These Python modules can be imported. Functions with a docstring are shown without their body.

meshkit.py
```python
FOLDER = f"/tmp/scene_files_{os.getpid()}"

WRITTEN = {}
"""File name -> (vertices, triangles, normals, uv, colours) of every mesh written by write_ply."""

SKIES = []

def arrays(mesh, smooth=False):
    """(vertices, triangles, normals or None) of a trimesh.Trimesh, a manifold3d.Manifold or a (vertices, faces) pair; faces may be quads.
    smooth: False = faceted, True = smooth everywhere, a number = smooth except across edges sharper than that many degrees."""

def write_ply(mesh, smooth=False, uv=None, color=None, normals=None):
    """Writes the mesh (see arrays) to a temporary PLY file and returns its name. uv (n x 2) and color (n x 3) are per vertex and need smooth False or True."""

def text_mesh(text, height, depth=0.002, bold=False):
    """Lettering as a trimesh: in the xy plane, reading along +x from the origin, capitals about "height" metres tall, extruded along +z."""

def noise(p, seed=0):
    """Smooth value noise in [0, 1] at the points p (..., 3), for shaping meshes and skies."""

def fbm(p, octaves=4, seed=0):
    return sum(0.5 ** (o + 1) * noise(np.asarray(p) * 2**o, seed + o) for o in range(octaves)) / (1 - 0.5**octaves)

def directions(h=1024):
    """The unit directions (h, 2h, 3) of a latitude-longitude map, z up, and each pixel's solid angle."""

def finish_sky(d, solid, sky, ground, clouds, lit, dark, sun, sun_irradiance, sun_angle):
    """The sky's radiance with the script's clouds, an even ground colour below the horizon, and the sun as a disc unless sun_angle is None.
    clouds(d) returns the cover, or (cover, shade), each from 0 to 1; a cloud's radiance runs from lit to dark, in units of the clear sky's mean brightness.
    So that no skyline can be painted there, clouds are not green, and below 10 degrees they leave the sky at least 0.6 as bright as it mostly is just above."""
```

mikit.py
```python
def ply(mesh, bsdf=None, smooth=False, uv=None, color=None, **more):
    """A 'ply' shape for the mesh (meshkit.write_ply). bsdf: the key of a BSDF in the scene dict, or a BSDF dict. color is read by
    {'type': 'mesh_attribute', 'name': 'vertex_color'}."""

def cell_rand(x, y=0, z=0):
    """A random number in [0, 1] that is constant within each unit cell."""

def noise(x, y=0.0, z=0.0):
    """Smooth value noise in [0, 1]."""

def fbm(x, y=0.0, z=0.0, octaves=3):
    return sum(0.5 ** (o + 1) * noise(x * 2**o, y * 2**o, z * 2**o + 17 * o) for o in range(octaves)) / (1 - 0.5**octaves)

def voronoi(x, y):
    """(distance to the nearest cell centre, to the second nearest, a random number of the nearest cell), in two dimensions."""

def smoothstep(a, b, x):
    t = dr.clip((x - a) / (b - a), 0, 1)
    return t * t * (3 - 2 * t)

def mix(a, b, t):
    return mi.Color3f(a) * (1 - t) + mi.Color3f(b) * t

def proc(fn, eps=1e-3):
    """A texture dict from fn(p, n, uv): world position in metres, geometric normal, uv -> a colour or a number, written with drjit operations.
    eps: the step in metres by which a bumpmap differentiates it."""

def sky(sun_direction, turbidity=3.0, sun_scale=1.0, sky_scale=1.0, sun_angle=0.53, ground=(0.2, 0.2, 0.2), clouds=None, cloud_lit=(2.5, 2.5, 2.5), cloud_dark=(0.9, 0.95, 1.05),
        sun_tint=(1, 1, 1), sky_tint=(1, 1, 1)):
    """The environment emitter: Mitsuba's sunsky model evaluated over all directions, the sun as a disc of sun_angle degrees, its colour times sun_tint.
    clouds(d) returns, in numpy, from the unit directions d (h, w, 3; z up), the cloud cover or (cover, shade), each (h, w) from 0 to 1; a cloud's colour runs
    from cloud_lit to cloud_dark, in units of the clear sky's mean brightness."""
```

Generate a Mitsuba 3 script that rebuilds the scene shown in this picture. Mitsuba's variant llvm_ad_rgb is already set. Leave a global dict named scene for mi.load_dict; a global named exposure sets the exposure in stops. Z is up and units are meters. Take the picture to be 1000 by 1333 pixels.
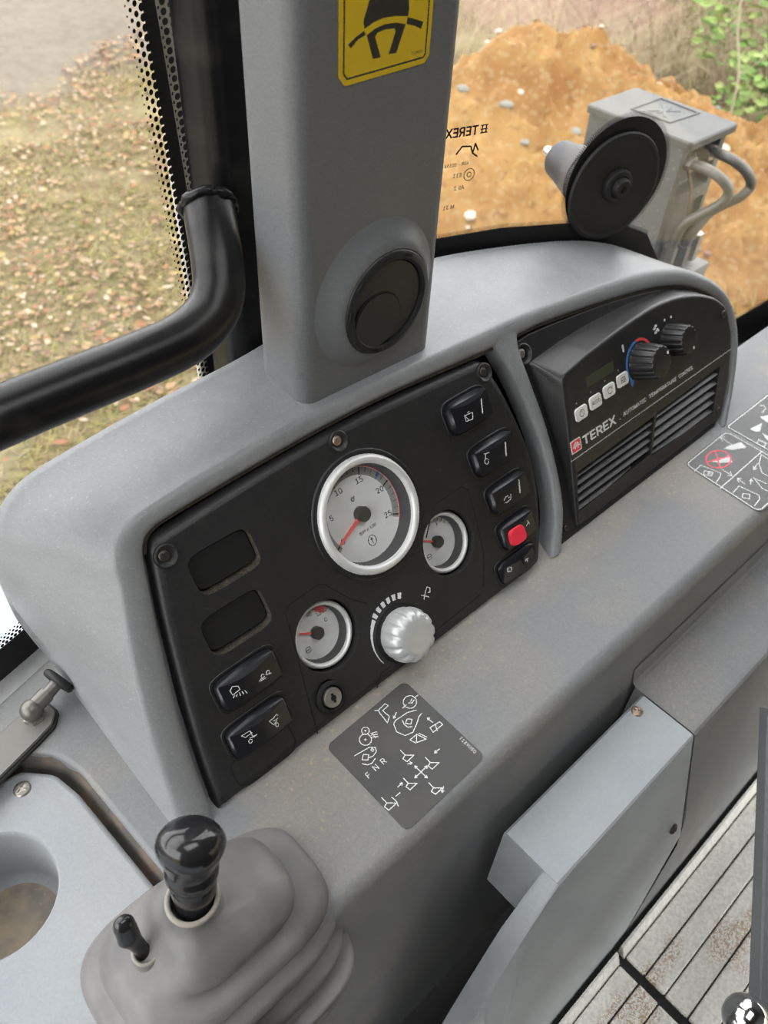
import math, random
import numpy as np, trimesh, mitsuba as mi, drjit as dr, mikit, meshkit
from shapely.geometry import Polygon, LineString, Point, box as sbox
from shapely.ops import unary_union
import manifold3d as m3

# ---------------------------------------------------------------- camera, sky, exposure
CZ = 1.15                      # eye height above the cab floor
FWD = np.array([0.4991098, 0.49070686, -0.71421018]); UPV = np.array([0.46075145, 0.5477604, 0.69833133])
T = mi.ScalarTransform4f
exposure = 3.95
scene, labels = {}, {}
scene['camera'] = {'type': 'thinlens', 'fov': math.degrees(2 * math.atan(500 / 1057.0)), 'fov_axis': 'x', 'near_clip': 0.02, 'far_clip': 200.0,
                   'aperture_radius': 0.0017, 'focus_distance': 0.66,
                   'to_world': T().look_at(origin=[0, 0, CZ], target=[float(a) for a in np.array([0, 0, CZ]) + FWD], up=[float(a) for a in UPV])}


def cloud_cover(d):
    n = meshkit.fbm(d * 2.2 + 5.0, 4, 3)
    return np.ones(d.shape[:2]), np.clip(n * 0.7, 0, 1)


scene['sky'] = mikit.sky([-0.45, 0.35, 0.8], turbidity=5.0, sun_scale=0.0, clouds=cloud_cover, cloud_lit=(2.6, 2.6, 2.6), cloud_dark=(1.7, 1.75, 1.8), ground=(0.25, 0.22, 0.16))

# ---------------------------------------------------------------- materials
from mikit import proc, noise, fbm, smoothstep, mix


def rgb(r, g, b):
    f = lambda c: (c / 255 / 12.92) if c <= 10 else (((c / 255) + 0.055) / 1.055) ** 2.4
    return [f(r), f(g), f(b)]


def two(d):
    return {'type': 'twosided', 'bsdf': d}


def plain(key, col, rough=0.5, metallic=0.0, **kw):
    scene[key] = two({'type': 'principled', 'base_color': {'type': 'rgb', 'value': col}, 'roughness': rough, 'metallic': metallic, **kw})


def tex(key, fn, rough=0.5, bump=None, bscale=0.0004, eps=4e-4, **kw):
    d = {'type': 'principled', 'base_color': proc(fn), 'roughness': rough, **kw}
    if bump is not None:
        d = {'type': 'bumpmap', 'scale': bscale, 'arbitrary': proc(bump, eps), 'bsdf': d}
    scene[key] = two(d)


L0 = CZ - 0.618                # height of the console ledge


def grey_plastic(p, n, uv):
    g = fbm(p.x * 40, p.y * 40, p.z * 40) - 0.5
    f = noise(p.x * 900, p.y * 900, p.z * 900)
    c = mix((0.185, 0.192, 0.196), (0.22, 0.226, 0.226), 0.5 + g)
    speck = smoothstep(0.86, 0.95, f) * 0.10
    return c * (0.94 + 0.12 * f) + speck * 0.5


def ledge_plastic(p, n, uv):
    f = noise(p.x * 900, p.y * 900, p.z * 900)
    big = fbm(p.x * 11 + 3, p.y * 14, p.z * 11, octaves=4)
    fine = noise(p.x * 420, p.y * 420, p.z * 420)
    near = smoothstep(0.115, 0.0, dr.abs(p.y - 0.27)) * smoothstep(L0 - 0.01, L0, p.z)
    dust = smoothstep(0.42, 0.72, big) * (0.35 + 0.65 * near)
    grain = smoothstep(0.62, 0.9, fine) * dust
    c = mix((0.17, 0.175, 0.178), (0.27, 0.235, 0.185), dust * 0.55)
    c = mix(c, (0.42, 0.30, 0.17), grain * 0.55)
    return c * (0.92 + 0.16 * f)


def grain_bump(p, n, uv):
    return fbm(p.x * 1000, p.y * 1000, p.z * 1000, octaves=2)


tex('grey_plastic', grey_plastic, 0.38, grain_bump, 0.00025)
tex('ledge_plastic', ledge_plastic, 0.5, grain_bump, 0.00022)


def blue_plastic(p, n, uv):
    f = noise(p.x * 800, p.y * 800, p.z * 800)
    g = fbm(p.x * 25, p.y * 25, p.z * 25)
    return mix((0.28, 0.305, 0.32), (0.33, 0.35, 0.36), g) * (0.95 + 0.1 * f)


tex('blue_plastic', blue_plastic, 0.42, grain_bump, 0.00015)


def black_panel(p, n, uv):
    f = noise(p.x * 1200, p.y * 1200, p.z * 1200)
    g = fbm(p.x * 60, p.y * 60, p.z * 60)
    sp = smoothstep(0.93, 0.99, noise(p.x * 330 + 7, p.y * 330, p.z * 330)) * smoothstep(0.5, 0.7, g)
    return mix((0.013, 0.013, 0.014), (0.02, 0.0195, 0.019), g) * (0.8 + 0.4 * f) + sp * mi.Color3f(0.07, 0.055, 0.04)


tex('black_panel', black_panel, 0.42, grain_bump, 0.00022)
tex('heater_black', black_panel, 0.38, grain_bump, 0.00012)
plain('black_gloss', [0.008, 0.008, 0.009], 0.16)
plain('switch_black', [0.008, 0.0085, 0.011], 0.3)
plain('switch_tile', [0.011, 0.011, 0.011], 0.36)
plain('seam_black', [0.003, 0.003, 0.003], 0.7)
plain('rubber_black', [0.012, 0.012, 0.012], 0.6)
plain('matte_black', [0.006, 0.006, 0.006], 0.85)
plain('frit_black', [0.004, 0.004, 0.004], 0.6)
plain('vent_black', [0.012, 0.0125, 0.013], 0.45)
plain('pillar_plastic_plain', [0.115, 0.12, 0.127], 0.5)


def pillar_plastic(p, n, uv):
    f = noise(p.x * 700, p.y * 700, p.z * 700)
    g = fbm(p.x * 18, p.y * 18, p.z * 9)
    return mix((0.115, 0.12, 0.125), (0.138, 0.142, 0.144), g) * (0.93 + 0.14 * f)


tex('pillar_plastic', pillar_plastic, 0.38, grain_bump, 0.0002)


def dusty_black(p, n, uv):
    f = noise(p.x * 1700, p.y * 1700, p.z * 1700)
    return mix((0.02, 0.019, 0.017), (0.13, 0.09, 0.05), smoothstep(0.3, 0.9, f) * (0.25 + 0.6 * noise(p.x * 160, p.y * 160, p.z * 160)))


tex('dusty_recess', dusty_black, 0.8)
plain('silver', [0.70, 0.70, 0.68], 0.42, 0.35)
plain('knob_silver', [0.60, 0.61, 0.60], 0.42, 0.45)
plain('chrome', [0.85, 0.85, 0.85], 0.12, 1.0)
plain('steel', [0.36, 0.335, 0.30], 0.38, 0.8)
plain('rusty_screw', [0.36, 0.27, 0.21], 0.4, 0.8)
plain('dark_screw', [0.07, 0.06, 0.055], 0.4, 0.7)
plain('dial_white', [0.72, 0.72, 0.70], 0.6)
plain('dial_band', [0.30, 0.30, 0.28], 0.6)
plain('dial_ink', [0.03, 0.03, 0.03], 0.6)
plain('gauge_wall', [0.06, 0.06, 0.06], 0.5)
plain('needle_hub', [0.055, 0.052, 0.045], 0.4)
plain('needle_red', [0.85, 0.16, 0.15], 0.5)
plain('warn_red', [0.78, 0.03, 0.06], 0.4)
plain('ink_red', [0.62, 0.06, 0.06], 0.5)
plain('ink_blue', [0.05, 0.17, 0.42], 0.5)
plain('ink_white', [0.62, 0.62, 0.61], 0.5)
plain('ink_grey', [0.4, 0.4, 0.4], 0.5)
plain('button_white', [0.70, 0.70, 0.66], 0.4)
plain('lcd', [0.045, 0.05, 0.03], 0.3)
plain('sticker_yellow', [0.62, 0.42, 0.01], 0.45)
plain('sticker_black', [0.022, 0.018, 0.014], 0.5)


def decal_grey(p, n, uv):
    f = noise(p.x * 800, p.y * 800, p.z * 800)
    g = fbm(p.x * 24, p.y * 24, p.z * 24)
    return mix((0.055, 0.056, 0.058), (0.085, 0.082, 0.075), g) * (0.9 + 0.2 * f)


tex('decal_grey', decal_grey, 0.42)
tex('decal_dark', lambda p, n, uv: mix((0.045, 0.046, 0.048), (0.075, 0.07, 0.062), fbm(p.x * 30, p.y * 30, p.z * 30)), 0.5)


def rubber_boot(p, n, uv):
    g = fbm(p.x * 26, p.y * 26, p.z * 26, octaves=4)
    f = noise(p.x * 600, p.y * 600, p.z * 600)
    c = mix((0.11, 0.107, 0.105), (0.165, 0.155, 0.148), smoothstep(0.3, 0.7, g))
    return mix(c, (0.2, 0.16, 0.12), smoothstep(0.9, 0.98, f) * 0.5)


tex('rubber_boot', rubber_boot, 0.47)
plain('boot_edge', [0.26, 0.235, 0.20], 0.6)
plain('grip_black', [0.010, 0.010, 0.011], 0.13, clearcoat=0.6)


def rail_black(p, n, uv):
    g = fbm(p.x * 35, p.y * 35, p.z * 35)
    return mix((0.012, 0.012, 0.013), (0.03, 0.029, 0.027), smoothstep(0.45, 0.75, g)) * 0.6


tex('rail_black', rail_black, 0.3, specular=0.3)


def mat_rubber(p, n, uv):
    g = fbm(p.x * 14, p.y * 22, p.z * 4, octaves=4)
    f = noise(p.x * 380, p.y * 380, p.z * 10)
    c = mix((0.60, 0.59, 0.54), (0.76, 0.74, 0.68), g) * (0.85 + 0.3 * f)
    sand = smoothstep(0.56, 0.72, fbm(p.x * 13 + 9, p.y * 20, p.z)) * smoothstep(0.35, 0.75, noise(p.x * 700, p.y * 700, p.z))
    return mix(c, (0.36, 0.22, 0.11), sand * 0.8)


tex('mat_rubber', mat_rubber, 0.7)
plain('floor_dark', [0.02, 0.02, 0.02], 0.8)
plain('cab_trim', [0.035, 0.036, 0.038], 0.6)
plain('dull_steel', [0.17, 0.16, 0.145], 0.42, 0.7)
plain('seal_grey', [0.42, 0.39, 0.33], 0.6)
plain('stone_pale', [0.42, 0.37, 0.29], 0.8)
plain('roof_lining', [0.07, 0.07, 0.07], 0.8)


def frame_grey(p, n, uv):
    return mix((0.30, 0.31, 0.31), (0.42, 0.42, 0.41), fbm(p.x * 30, p.y * 30, p.z * 30))


tex('frame_grey', frame_grey, 0.5)
tex('shelf_rust', lambda p, n, uv: mix((0.085, 0.078, 0.07), (0.14, 0.105, 0.08), smoothstep(0.4, 0.7, fbm(p.x * 50, p.y * 50, p.z * 50))), 0.6)


def tray_plastic(p, n, uv):
    f = noise(p.x * 850, p.y * 850, p.z * 850)
    g = fbm(p.x * 15, p.y * 15, p.z * 15)
    return mix((0.25, 0.27, 0.285), (0.31, 0.32, 0.325), g) * (0.95 + 0.1 * f)


tex('tray_plastic', tray_plastic, 0.45, grain_bump, 0.00012)


def cup_floor(p, n, uv):
    g = fbm(p.x * 45, p.y * 45, p.z * 45, octaves=4)
    f = noise(p.x * 500, p.y * 500, p.z * 500)
    c = mix((0.22, 0.20, 0.175), (0.36, 0.285, 0.20), smoothstep(0.3, 0.7, g))
    return mix(c, (0.45, 0.33, 0.2), smoothstep(0.75, 0.95, f) * 0.6)


tex('cup_floor', cup_floor, 0.85)
scene['glass'] = {'type': 'thindielectric', 'int_ior': 1.5}
scene['gauge_glass'] = {'type': 'thindielectric', 'int_ior': 1.3}


def box_paint(p, n, uv):
    g = fbm(p.x * 14, p.y * 14, p.z * 14, octaves=4)
    f = noise(p.x * 160, p.y * 160, p.z * 160)
    c = mix((0.0536, 0.058, 0.0603), (0.0806, 0.0837, 0.0825), g)
    return mix(c, (0.205, 0.201, 0.187), smoothstep(0.86, 0.97, f) * 0.5)


tex('box_paint', box_paint, 0.5)
tex('lid_paint', lambda p, n, uv: mix((0.0446, 0.0469, 0.0446), (0.0713, 0.0707, 0.0626), fbm(p.x * 18, p.y * 18, p.z * 18)), 0.5)
tex('pipe_metal', lambda p, n, uv: mix((0.107, 0.1, 0.0868), (0.143, 0.138, 0.127), fbm(p.x * 40, p.y * 40, p.z * 40)), 0.45, metallic=0.3)
plain('fitting_pale', [0.161, 0.156, 0.143], 0.6)
plain('cone_grey', [0.0268, 0.0268, 0.0299], 0.5)


def sand_fn(p, n, uv):
    g = fbm(p.x * 3.2, p.y * 3.2, p.z * 5, octaves=4)
    f = fbm(p.x * 28, p.y * 28, p.z * 28, octaves=3)
    c = mix((0.171, 0.0767, 0.0181), (0.236, 0.131, 0.0393), smoothstep(0.3, 0.7, g))
    c = mix(c, (0.118, 0.0491, 0.0131), smoothstep(0.55, 0.8, f) * 0.55)
    return mix(c, (0.255, 0.183, 0.0882), smoothstep(0.6, 0.75, noise(p.x * 45, p.y * 45, p.z * 45)) * 0.45)


tex('sand', sand_fn, 0.95)


def ground_fn(p, n, uv):
    g = fbm(p.x * 1.3, p.y * 1.3, 0.0, octaves=4)
    f = fbm(p.x * 17, p.y * 17, 0.0, octaves=3)
    h = noise(p.x * 60, p.y * 60, 0.0)
    grass = mix((0.125, 0.102, 0.046), (0.185, 0.150, 0.080), f)
    grass = mix(grass, (0.117, 0.0702, 0.0351), smoothstep(0.5, 0.7, fbm(p.x * 5 + 8, p.y * 5, 0.0)) * 0.6)
    dirt = mix((0.105, 0.086, 0.062), (0.145, 0.122, 0.094), f) * (0.9 + 0.2 * h)
    # a bare track runs past on the far left
    track = smoothstep(-0.35, 0.35, (p.y - 4.55) - 0.55 * (p.x - 1.0) + (g - 0.5) * 1.6) * smoothstep(4.6, 3.6, p.x)
    bare = smoothstep(1.5, 0.9, dr.sqrt(dr.square(p.x - 7.0) + dr.square(p.y - 5.1)) + (g - 0.5) * 0.8)
    grass = mix(grass, mix((0.11, 0.065, 0.042), (0.16, 0.10, 0.07), f), bare)
    return mix(grass, dirt, track)


tex('ground_soil', ground_fn, 0.95)
scene['leaf_mix'] = two({'type': 'principled', 'base_color': {'type': 'mesh_attribute', 'name': 'vertex_color'}, 'roughness': 0.75})
for nm, c in dict(leaf_rust=(0.197, 0.0796, 0.0328), leaf_tan=(0.257, 0.159, 0.0796), leaf_brown=(0.117, 0.0562, 0.0281), leaf_pale=(0.318, 0.243, 0.168), leaf_yellow=(0.29, 0.215, 0.0562)).items():
    plain(nm, list(c), 0.7)
plain('fender_paint', [0.30, 0.33, 0.34], 0.35)
plain('stone_grey', [0.168, 0.164, 0.145], 0.8)
plain('stone_brown', [0.154, 0.0936, 0.0655], 0.8)
plain('stem_pale', [0.29, 0.243, 0.168], 0.8)


# ---------------------------------------------------------------- helpers
def add(key, mesh, bsdf, smooth=False, **kw):
    k, i = key, 0
    while k in scene:
        i += 1
        k = '%s_%03d' % (key, i)
    scene[k] = mikit.ply(mesh, bsdf, smooth=smooth, **kw)
    return k


def tag(key, label=None, cat=None, group=None, kind=None):
    d = labels.setdefault(key, {})
    for a, b in (('label', label), ('category', cat), ('group', group), ('kind', kind)):
        if b:
            d[a] = b
    return key


class Frame:
    """A local frame in millimetres."""
    def __init__(s, o, u, v, n):
        s.o = np.array(o, float); s.m = np.stack([u, v, n]).astype(float)

    def p(s, a):
        return s.o + np.asarray(a, float) / 1000.0 @ s.m

    def mesh(s, m):
        v, f = mesh_vf(m)
        w = s.p(v)
        if np.linalg.det(s.m) < 0:
            f = f[:, ::-1]
        return trimesh.Trimesh(w, f, process=False)


def mesh_vf(m):
    if hasattr(m, 'to_mesh'):
        q = m.to_mesh(); return np.array(q.vert_properties[:, :3], float), np.array(q.tri_verts, int)
    if isinstance(m, (tuple, list)):
        return np.asarray(m[0], float), np.asarray(m[1], int)
    return np.array(m.vertices, float), np.array(m.faces, int)


def cat(ms):
    vs, fs, k = [], [], 0
    for m in ms:
        v, f = mesh_vf(m); vs.append(v); fs.append(f + k); k += len(v)
    return trimesh.Trimesh(np.vstack(vs), np.vstack(fs), process=False)


def hull(pts):
    return trimesh.Trimesh(np.asarray(pts, float)).convex_hull if False else trimesh.convex.convex_hull(np.asarray(pts, float))


def ext(poly, z0, z1):
    gs = getattr(poly, 'geoms', [poly])
    out = []
    for g in gs:
        if g.area < 1e-9:
            continue
        m = trimesh.creation.extrude_polygon(g, z1 - z0, engine='earcut')
        m.apply_translation([0, 0, z0]); out.append(m)
    return cat(out)


def strokes(lines, w):
    return unary_union([LineString(l).buffer(w / 2, cap_style=2, join_style=1, quad_segs=3) for l in lines if len(l) > 1])


def oval(a, b, k=2.0, n=48, cu=0.0, cv=0.0):
    t = np.linspace(0, 2 * np.pi, n, endpoint=False)
    c, s = np.cos(t), np.sin(t)
    return np.stack([cu + a * np.sign(c) * np.abs(c) ** (2 / k), cv + b * np.sign(s) * np.abs(s) ** (2 / k)], 1)


def rrect(w, h, r, cu=0.0, cv=0.0):
    return sbox(cu - w / 2 + r, cv - h / 2 + r, cu + w / 2 - r, cv + h / 2 - r).buffer(r, quad_segs=6)


def lathe(prof, n=48, cu=0.0, cv=0.0):
    """Profile [(r, z)...] about the z axis."""
    prof = np.asarray(prof, float); t = np.linspace(0, 2 * np.pi, n, endpoint=False)
    v = np.stack([np.outer(prof[:, 0], np.cos(t)) + cu, np.outer(prof[:, 0], np.sin(t)) + cv, np.repeat(prof[:, 1:2], n, 1)], -1).reshape(-1, 3)
    f = []
    for i in range(len(prof) - 1):
        for j in range(n):
            a, b, c, d = i * n + j, i * n + (j + 1) % n, (i + 1) * n + (j + 1) % n, (i + 1) * n + j
            if prof[i, 0] > 1e-9: f.append((a, b, c) if prof[i + 1, 0] > 1e-9 else (a, b, d))
            if prof[i + 1, 0] > 1e-9: f.append((a, c, d))
    return trimesh.Trimesh(v, np.array(f), process=False)


def strip(rows, closed=False):
    """A surface through rows of points (each the same count)."""
    rows = [np.asarray(r, float) for r in rows]; n = len(rows[0])
    v = np.vstack(rows); f = []
    m = n if closed else n - 1
    for i in range(len(rows) - 1):
        for j in range(m):
            a, b, c, d = i * n + j, i * n + (j + 1) % n, (i + 1) * n + (j + 1) % n, (i + 1) * n + j
            f += [(a, b, c), (a, c, d)]
    return trimesh.Trimesh(v, np.array(f), process=False)


def fan(loop, flip=False):
    loop = np.asarray(loop, float); n = len(loop)
    v = np.vstack([loop, loop.mean(0)]); f = [(i, (i + 1) % n, n) for i in range(n)]
    return trimesh.Trimesh(v, np.array(f)[:, ::-1] if flip else np.array(f), process=False)


def resample(pts, n, closed=False):
    pts = np.asarray(pts, float)
    if closed: pts = np.vstack([pts, pts[:1]])
    s = np.r_[0, np.cumsum(np.linalg.norm(np.diff(pts, axis=0), axis=1))]
    t = np.linspace(0, s[-1], n, endpoint=not closed)
    return np.stack([np.interp(t, s, pts[:, k]) for k in range(pts.shape[1])], 1)


def spline(pts, n):
    """Catmull-Rom through the points, n samples for each span."""
    p = np.asarray(pts, float); p = np.vstack([2 * p[0] - p[1], p, 2 * p[-1] - p[-2]]); out = []
    for i in range(1, len(p) - 2):
        for t in np.linspace(0, 1, n, endpoint=False):
            out.append(0.5 * (2 * p[i] + (p[i + 1] - p[i - 1]) * t + (2 * p[i - 1] - 5 * p[i] + 4 * p[i + 1] - p[i + 2]) * t * t + (3 * p[i] - p[i - 1] - 3 * p[i + 1] + p[i + 2]) * t ** 3))
    out.append(p[-2])
    return np.array(out)


def tube(path, r, n=16, caps=True):
    path = np.asarray(path, float); m = len(path); r = np.broadcast_to(np.asarray(r, float), (m,))
    tg = np.gradient(path, axis=0); tg /= np.linalg.norm(tg, axis=1, keepdims=True)
    a = np.cross(tg[0], [0, 0, 1.0]); a = a if np.linalg.norm(a) > 1e-3 else np.cross(tg[0], [0, 1.0, 0]); a /= np.linalg.norm(a)
    rows = []
    th = np.linspace(0, 2 * np.pi, n, endpoint=False)
    for i in range(m):
        a = a - tg[i] * (a @ tg[i]); a /= np.linalg.norm(a); b = np.cross(tg[i], a)
        rows.append(path[i] + r[i] * (np.outer(np.cos(th), a) + np.outer(np.sin(th), b)))
    ms = [strip(rows, True)]
    if caps: ms += [fan(rows[0], True), fan(rows[-1])]
    return cat(ms)


def offset_loop(loop, d):
    """Moves a counter-clockwise loop inwards by d."""
    loop = np.asarray(loop, float)
    t = np.roll(loop, -1, 0) - np.roll(loop, 1, 0); t /= np.linalg.norm(t, axis=1, keepdims=True) + 1e-12
    return loop + np.stack([-t[:, 1], t[:, 0]], 1) * d


def plate(outer, holes, top, bottom, rnd, hole_bottom=None):
    """A plate with a rounded outer edge and clean holes, in the local xy plane."""
    o = Polygon(outer)
    if not o.exterior.is_ccw: outer = np.asarray(outer)[::-1]
    outer = np.asarray(outer, float); rows = [np.c_[outer, np.full(len(outer), bottom)]]
    for a in np.linspace(0, 90, 5):
        d = rnd * (1 - math.cos(math.radians(a)))
        rows.append(np.c_[offset_loop(outer, d), np.full(len(outer), top - rnd + rnd * math.sin(math.radians(a)))])
    inner = rows[-1][:, :2]
    ms = [strip(rows, True)]
    poly = Polygon(inner).buffer(0).difference(unary_union([Polygon(h) for h in holes])) if holes else Polygon(inner).buffer(0)
    for g in getattr(poly, 'geoms', [poly]):
        v, f = trimesh.creation.triangulate_polygon(g, engine='earcut')
        v = np.c_[v, np.full(len(v), top)]
        tri = v[f]; flip = np.cross(tri[:, 1] - tri[:, 0], tri[:, 2] - tri[:, 0])[:, 2] < 0
        f = np.where(flip[:, None], f[:, ::-1], f)
        ms.append(trimesh.Trimesh(v, f, process=False))
    for h in holes:
        h = np.asarray(h); h = h[::-1] if Polygon(h).exterior.is_ccw else h
        ms.append(strip([np.c_[h, np.full(len(h), top)], np.c_[h, np.full(len(h), bottom if hole_bottom is None else hole_bottom)]][::-1], True))
    return cat(ms)


def rbox(cx, cy, cz, w, d, h, r=2.0):
    """A box with chamfered, rounded edges (local units)."""
    pts = []
    for sx in (-1, 1):
        for sy in (-1, 1):
            for sz in (-1, 1):
                c = np.array([cx + sx * (w / 2 - r), cy + sy * (d / 2 - r), cz + sz * (h / 2 - r)])
                for q in ((1, 0, 0), (0, 1, 0), (0, 0, 1), (.577, .577, .577), (.707, .707, 0), (.707, 0, .707), (0, .707, .707)):
                    pts.append(c + r * np.array([sx * q[0], sy * q[1], sz * q[2]]))
    return hull(pts)


def M(m):
    v, f = mesh_vf(m)
    t = trimesh.Trimesh(v, f); t.merge_vertices(); trimesh.repair.fix_normals(t)
    return m3.Manifold(m3.Mesh(np.array(t.vertices, np.float32), np.array(t.faces, np.uint32)))


def screw_head(r=6.0, h=2.2):
    """A cross-head screw in local units, head up."""
    dome = lathe([(r, -1.0), (r, 0.4), (r * 0.85, h * 0.62), (r * 0.5, h * 0.93), (0, h)], 20)
    dome = cat([dome, fan(np.c_[oval(r, r, n=20), np.full(20, -1.0)], True)])
    a = M(trimesh.creation.box((r * 1.25, r * 0.28, 2.4), trimesh.transformations.translation_matrix([0, 0, h])))
    b = M(trimesh.creation.box((r * 0.28, r * 1.25, 2.4), trimesh.transformations.translation_matrix([0, 0, h])))
    return M(dome) - a - b


SCREW = screw_head()


def moved(m, x=0, y=0, z=0, rot=0, s=1.0):
    v, f = mesh_vf(m); c, q = math.cos(rot), math.sin(rot)
    v = v * s; v = np.stack([v[:, 0] * c - v[:, 1] * q + x, v[:, 0] * q + v[:, 1] * c + y, v[:, 2] + z], 1)
    return trimesh.Trimesh(v, f, process=False)


def text(s, h, cx, cy, z, depth=0.25, rot=0.0, bold=False, left=False, squeeze=1.0, mirror=False):
    m = meshkit.text_mesh(s, h, depth, bold); v, f = mesh_vf(m)
    mid = (v[:, 0].min() + v[:, 0].max()) / 2
    v[:, 0] = (v[:, 0] - (v[:, 0].min() if left else mid)) * squeeze
    v[:, 1] -= h / 2
    if mirror:
        v[:, 0] *= -1; f = f[:, ::-1]
    return moved(trimesh.Trimesh(v, f, process=False), cx, cy, z, rot)


WORLD = Frame([0, 0, 0], [1, 0, 0], [0, 1, 0], [0, 0, 1])
tp, th_ = math.radians(36.2), math.radians(27.0)
PO = np.array([0.339, 0.351, CZ - 0.502])
PV, PN = np.array([0, math.sin(tp), math.cos(tp)]), np.array([0, -math.cos(tp), math.sin(tp)])
PANEL = Frame(PO, [1, 0, 0], PV, PN)
HV, HN = np.array([0, math.sin(th_), math.cos(th_)]), np.array([0, -math.cos(th_), math.sin(th_)])
HEAT = Frame(PO + PV * -0.137, [1, 0, 0], HV, HN)
LEDGE = Frame([0, 0, L0], [1, 0, 0], [0, 1, 0], [0, 0, 1])
FACE = Frame([0, 0.417, CZ], [1, 0, 0], [0, 0, 1], [0, -1, 0])        # front of the pillar: x, z, out
WD1 = np.array([0.968, 0.2513, 0]); WD1 /= np.linalg.norm(WD1)
WIN1 = Frame([0.3, 0.56, CZ], WD1, [0, 0, 1], [WD1[1], -WD1[0], 0])    # side pane: along, up, inwards
WD2 = np.array([0.958, -0.285, 0]); WD2 /= np.linalg.norm(WD2)
WIN2 = Frame([0.6, 0.535, CZ], WD2, [0, 0, 1], [WD2[1], -WD2[0], 0])   # windscreen
GZ = -0.83                                                             # the ground outside

# ---------------------------------------------------------------- the cab: floor, roof, walls, panes
tag(add('floor', rbox(0.2, -0.25, -0.03, 2.3, 1.9, 0.06, 0.004), 'floor_dark'), 'dark steel cab floor under the ribbed mats', kind='structure')
tag(add('ceiling', ext(Polygon([(-0.95, -1.05), (1.4, -1.05), (1.4, 0.31), (0.6, 0.55), (0.36, 0.59), (-0.95, 0.25)]).difference(sbox(-0.2, -0.4, 0.85, 0.1)), 1.83, 1.89), 'roof_lining'), 'cab roof with a large roof window', kind='structure')
tag(add('window_3', strip([[(-0.21, -0.41, 1.86), (0.86, -0.41, 1.86)], [(-0.21, 0.11, 1.86), (0.86, 0.11, 1.86)]]), 'glass'), 'clear roof window over the seat', kind='structure')
FACE_Y = Frame([0, -0.98, 0], np.array([1000, 0, 0]), np.array([0, 0, 1000]), np.array([0, -1000, 0]))
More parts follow.
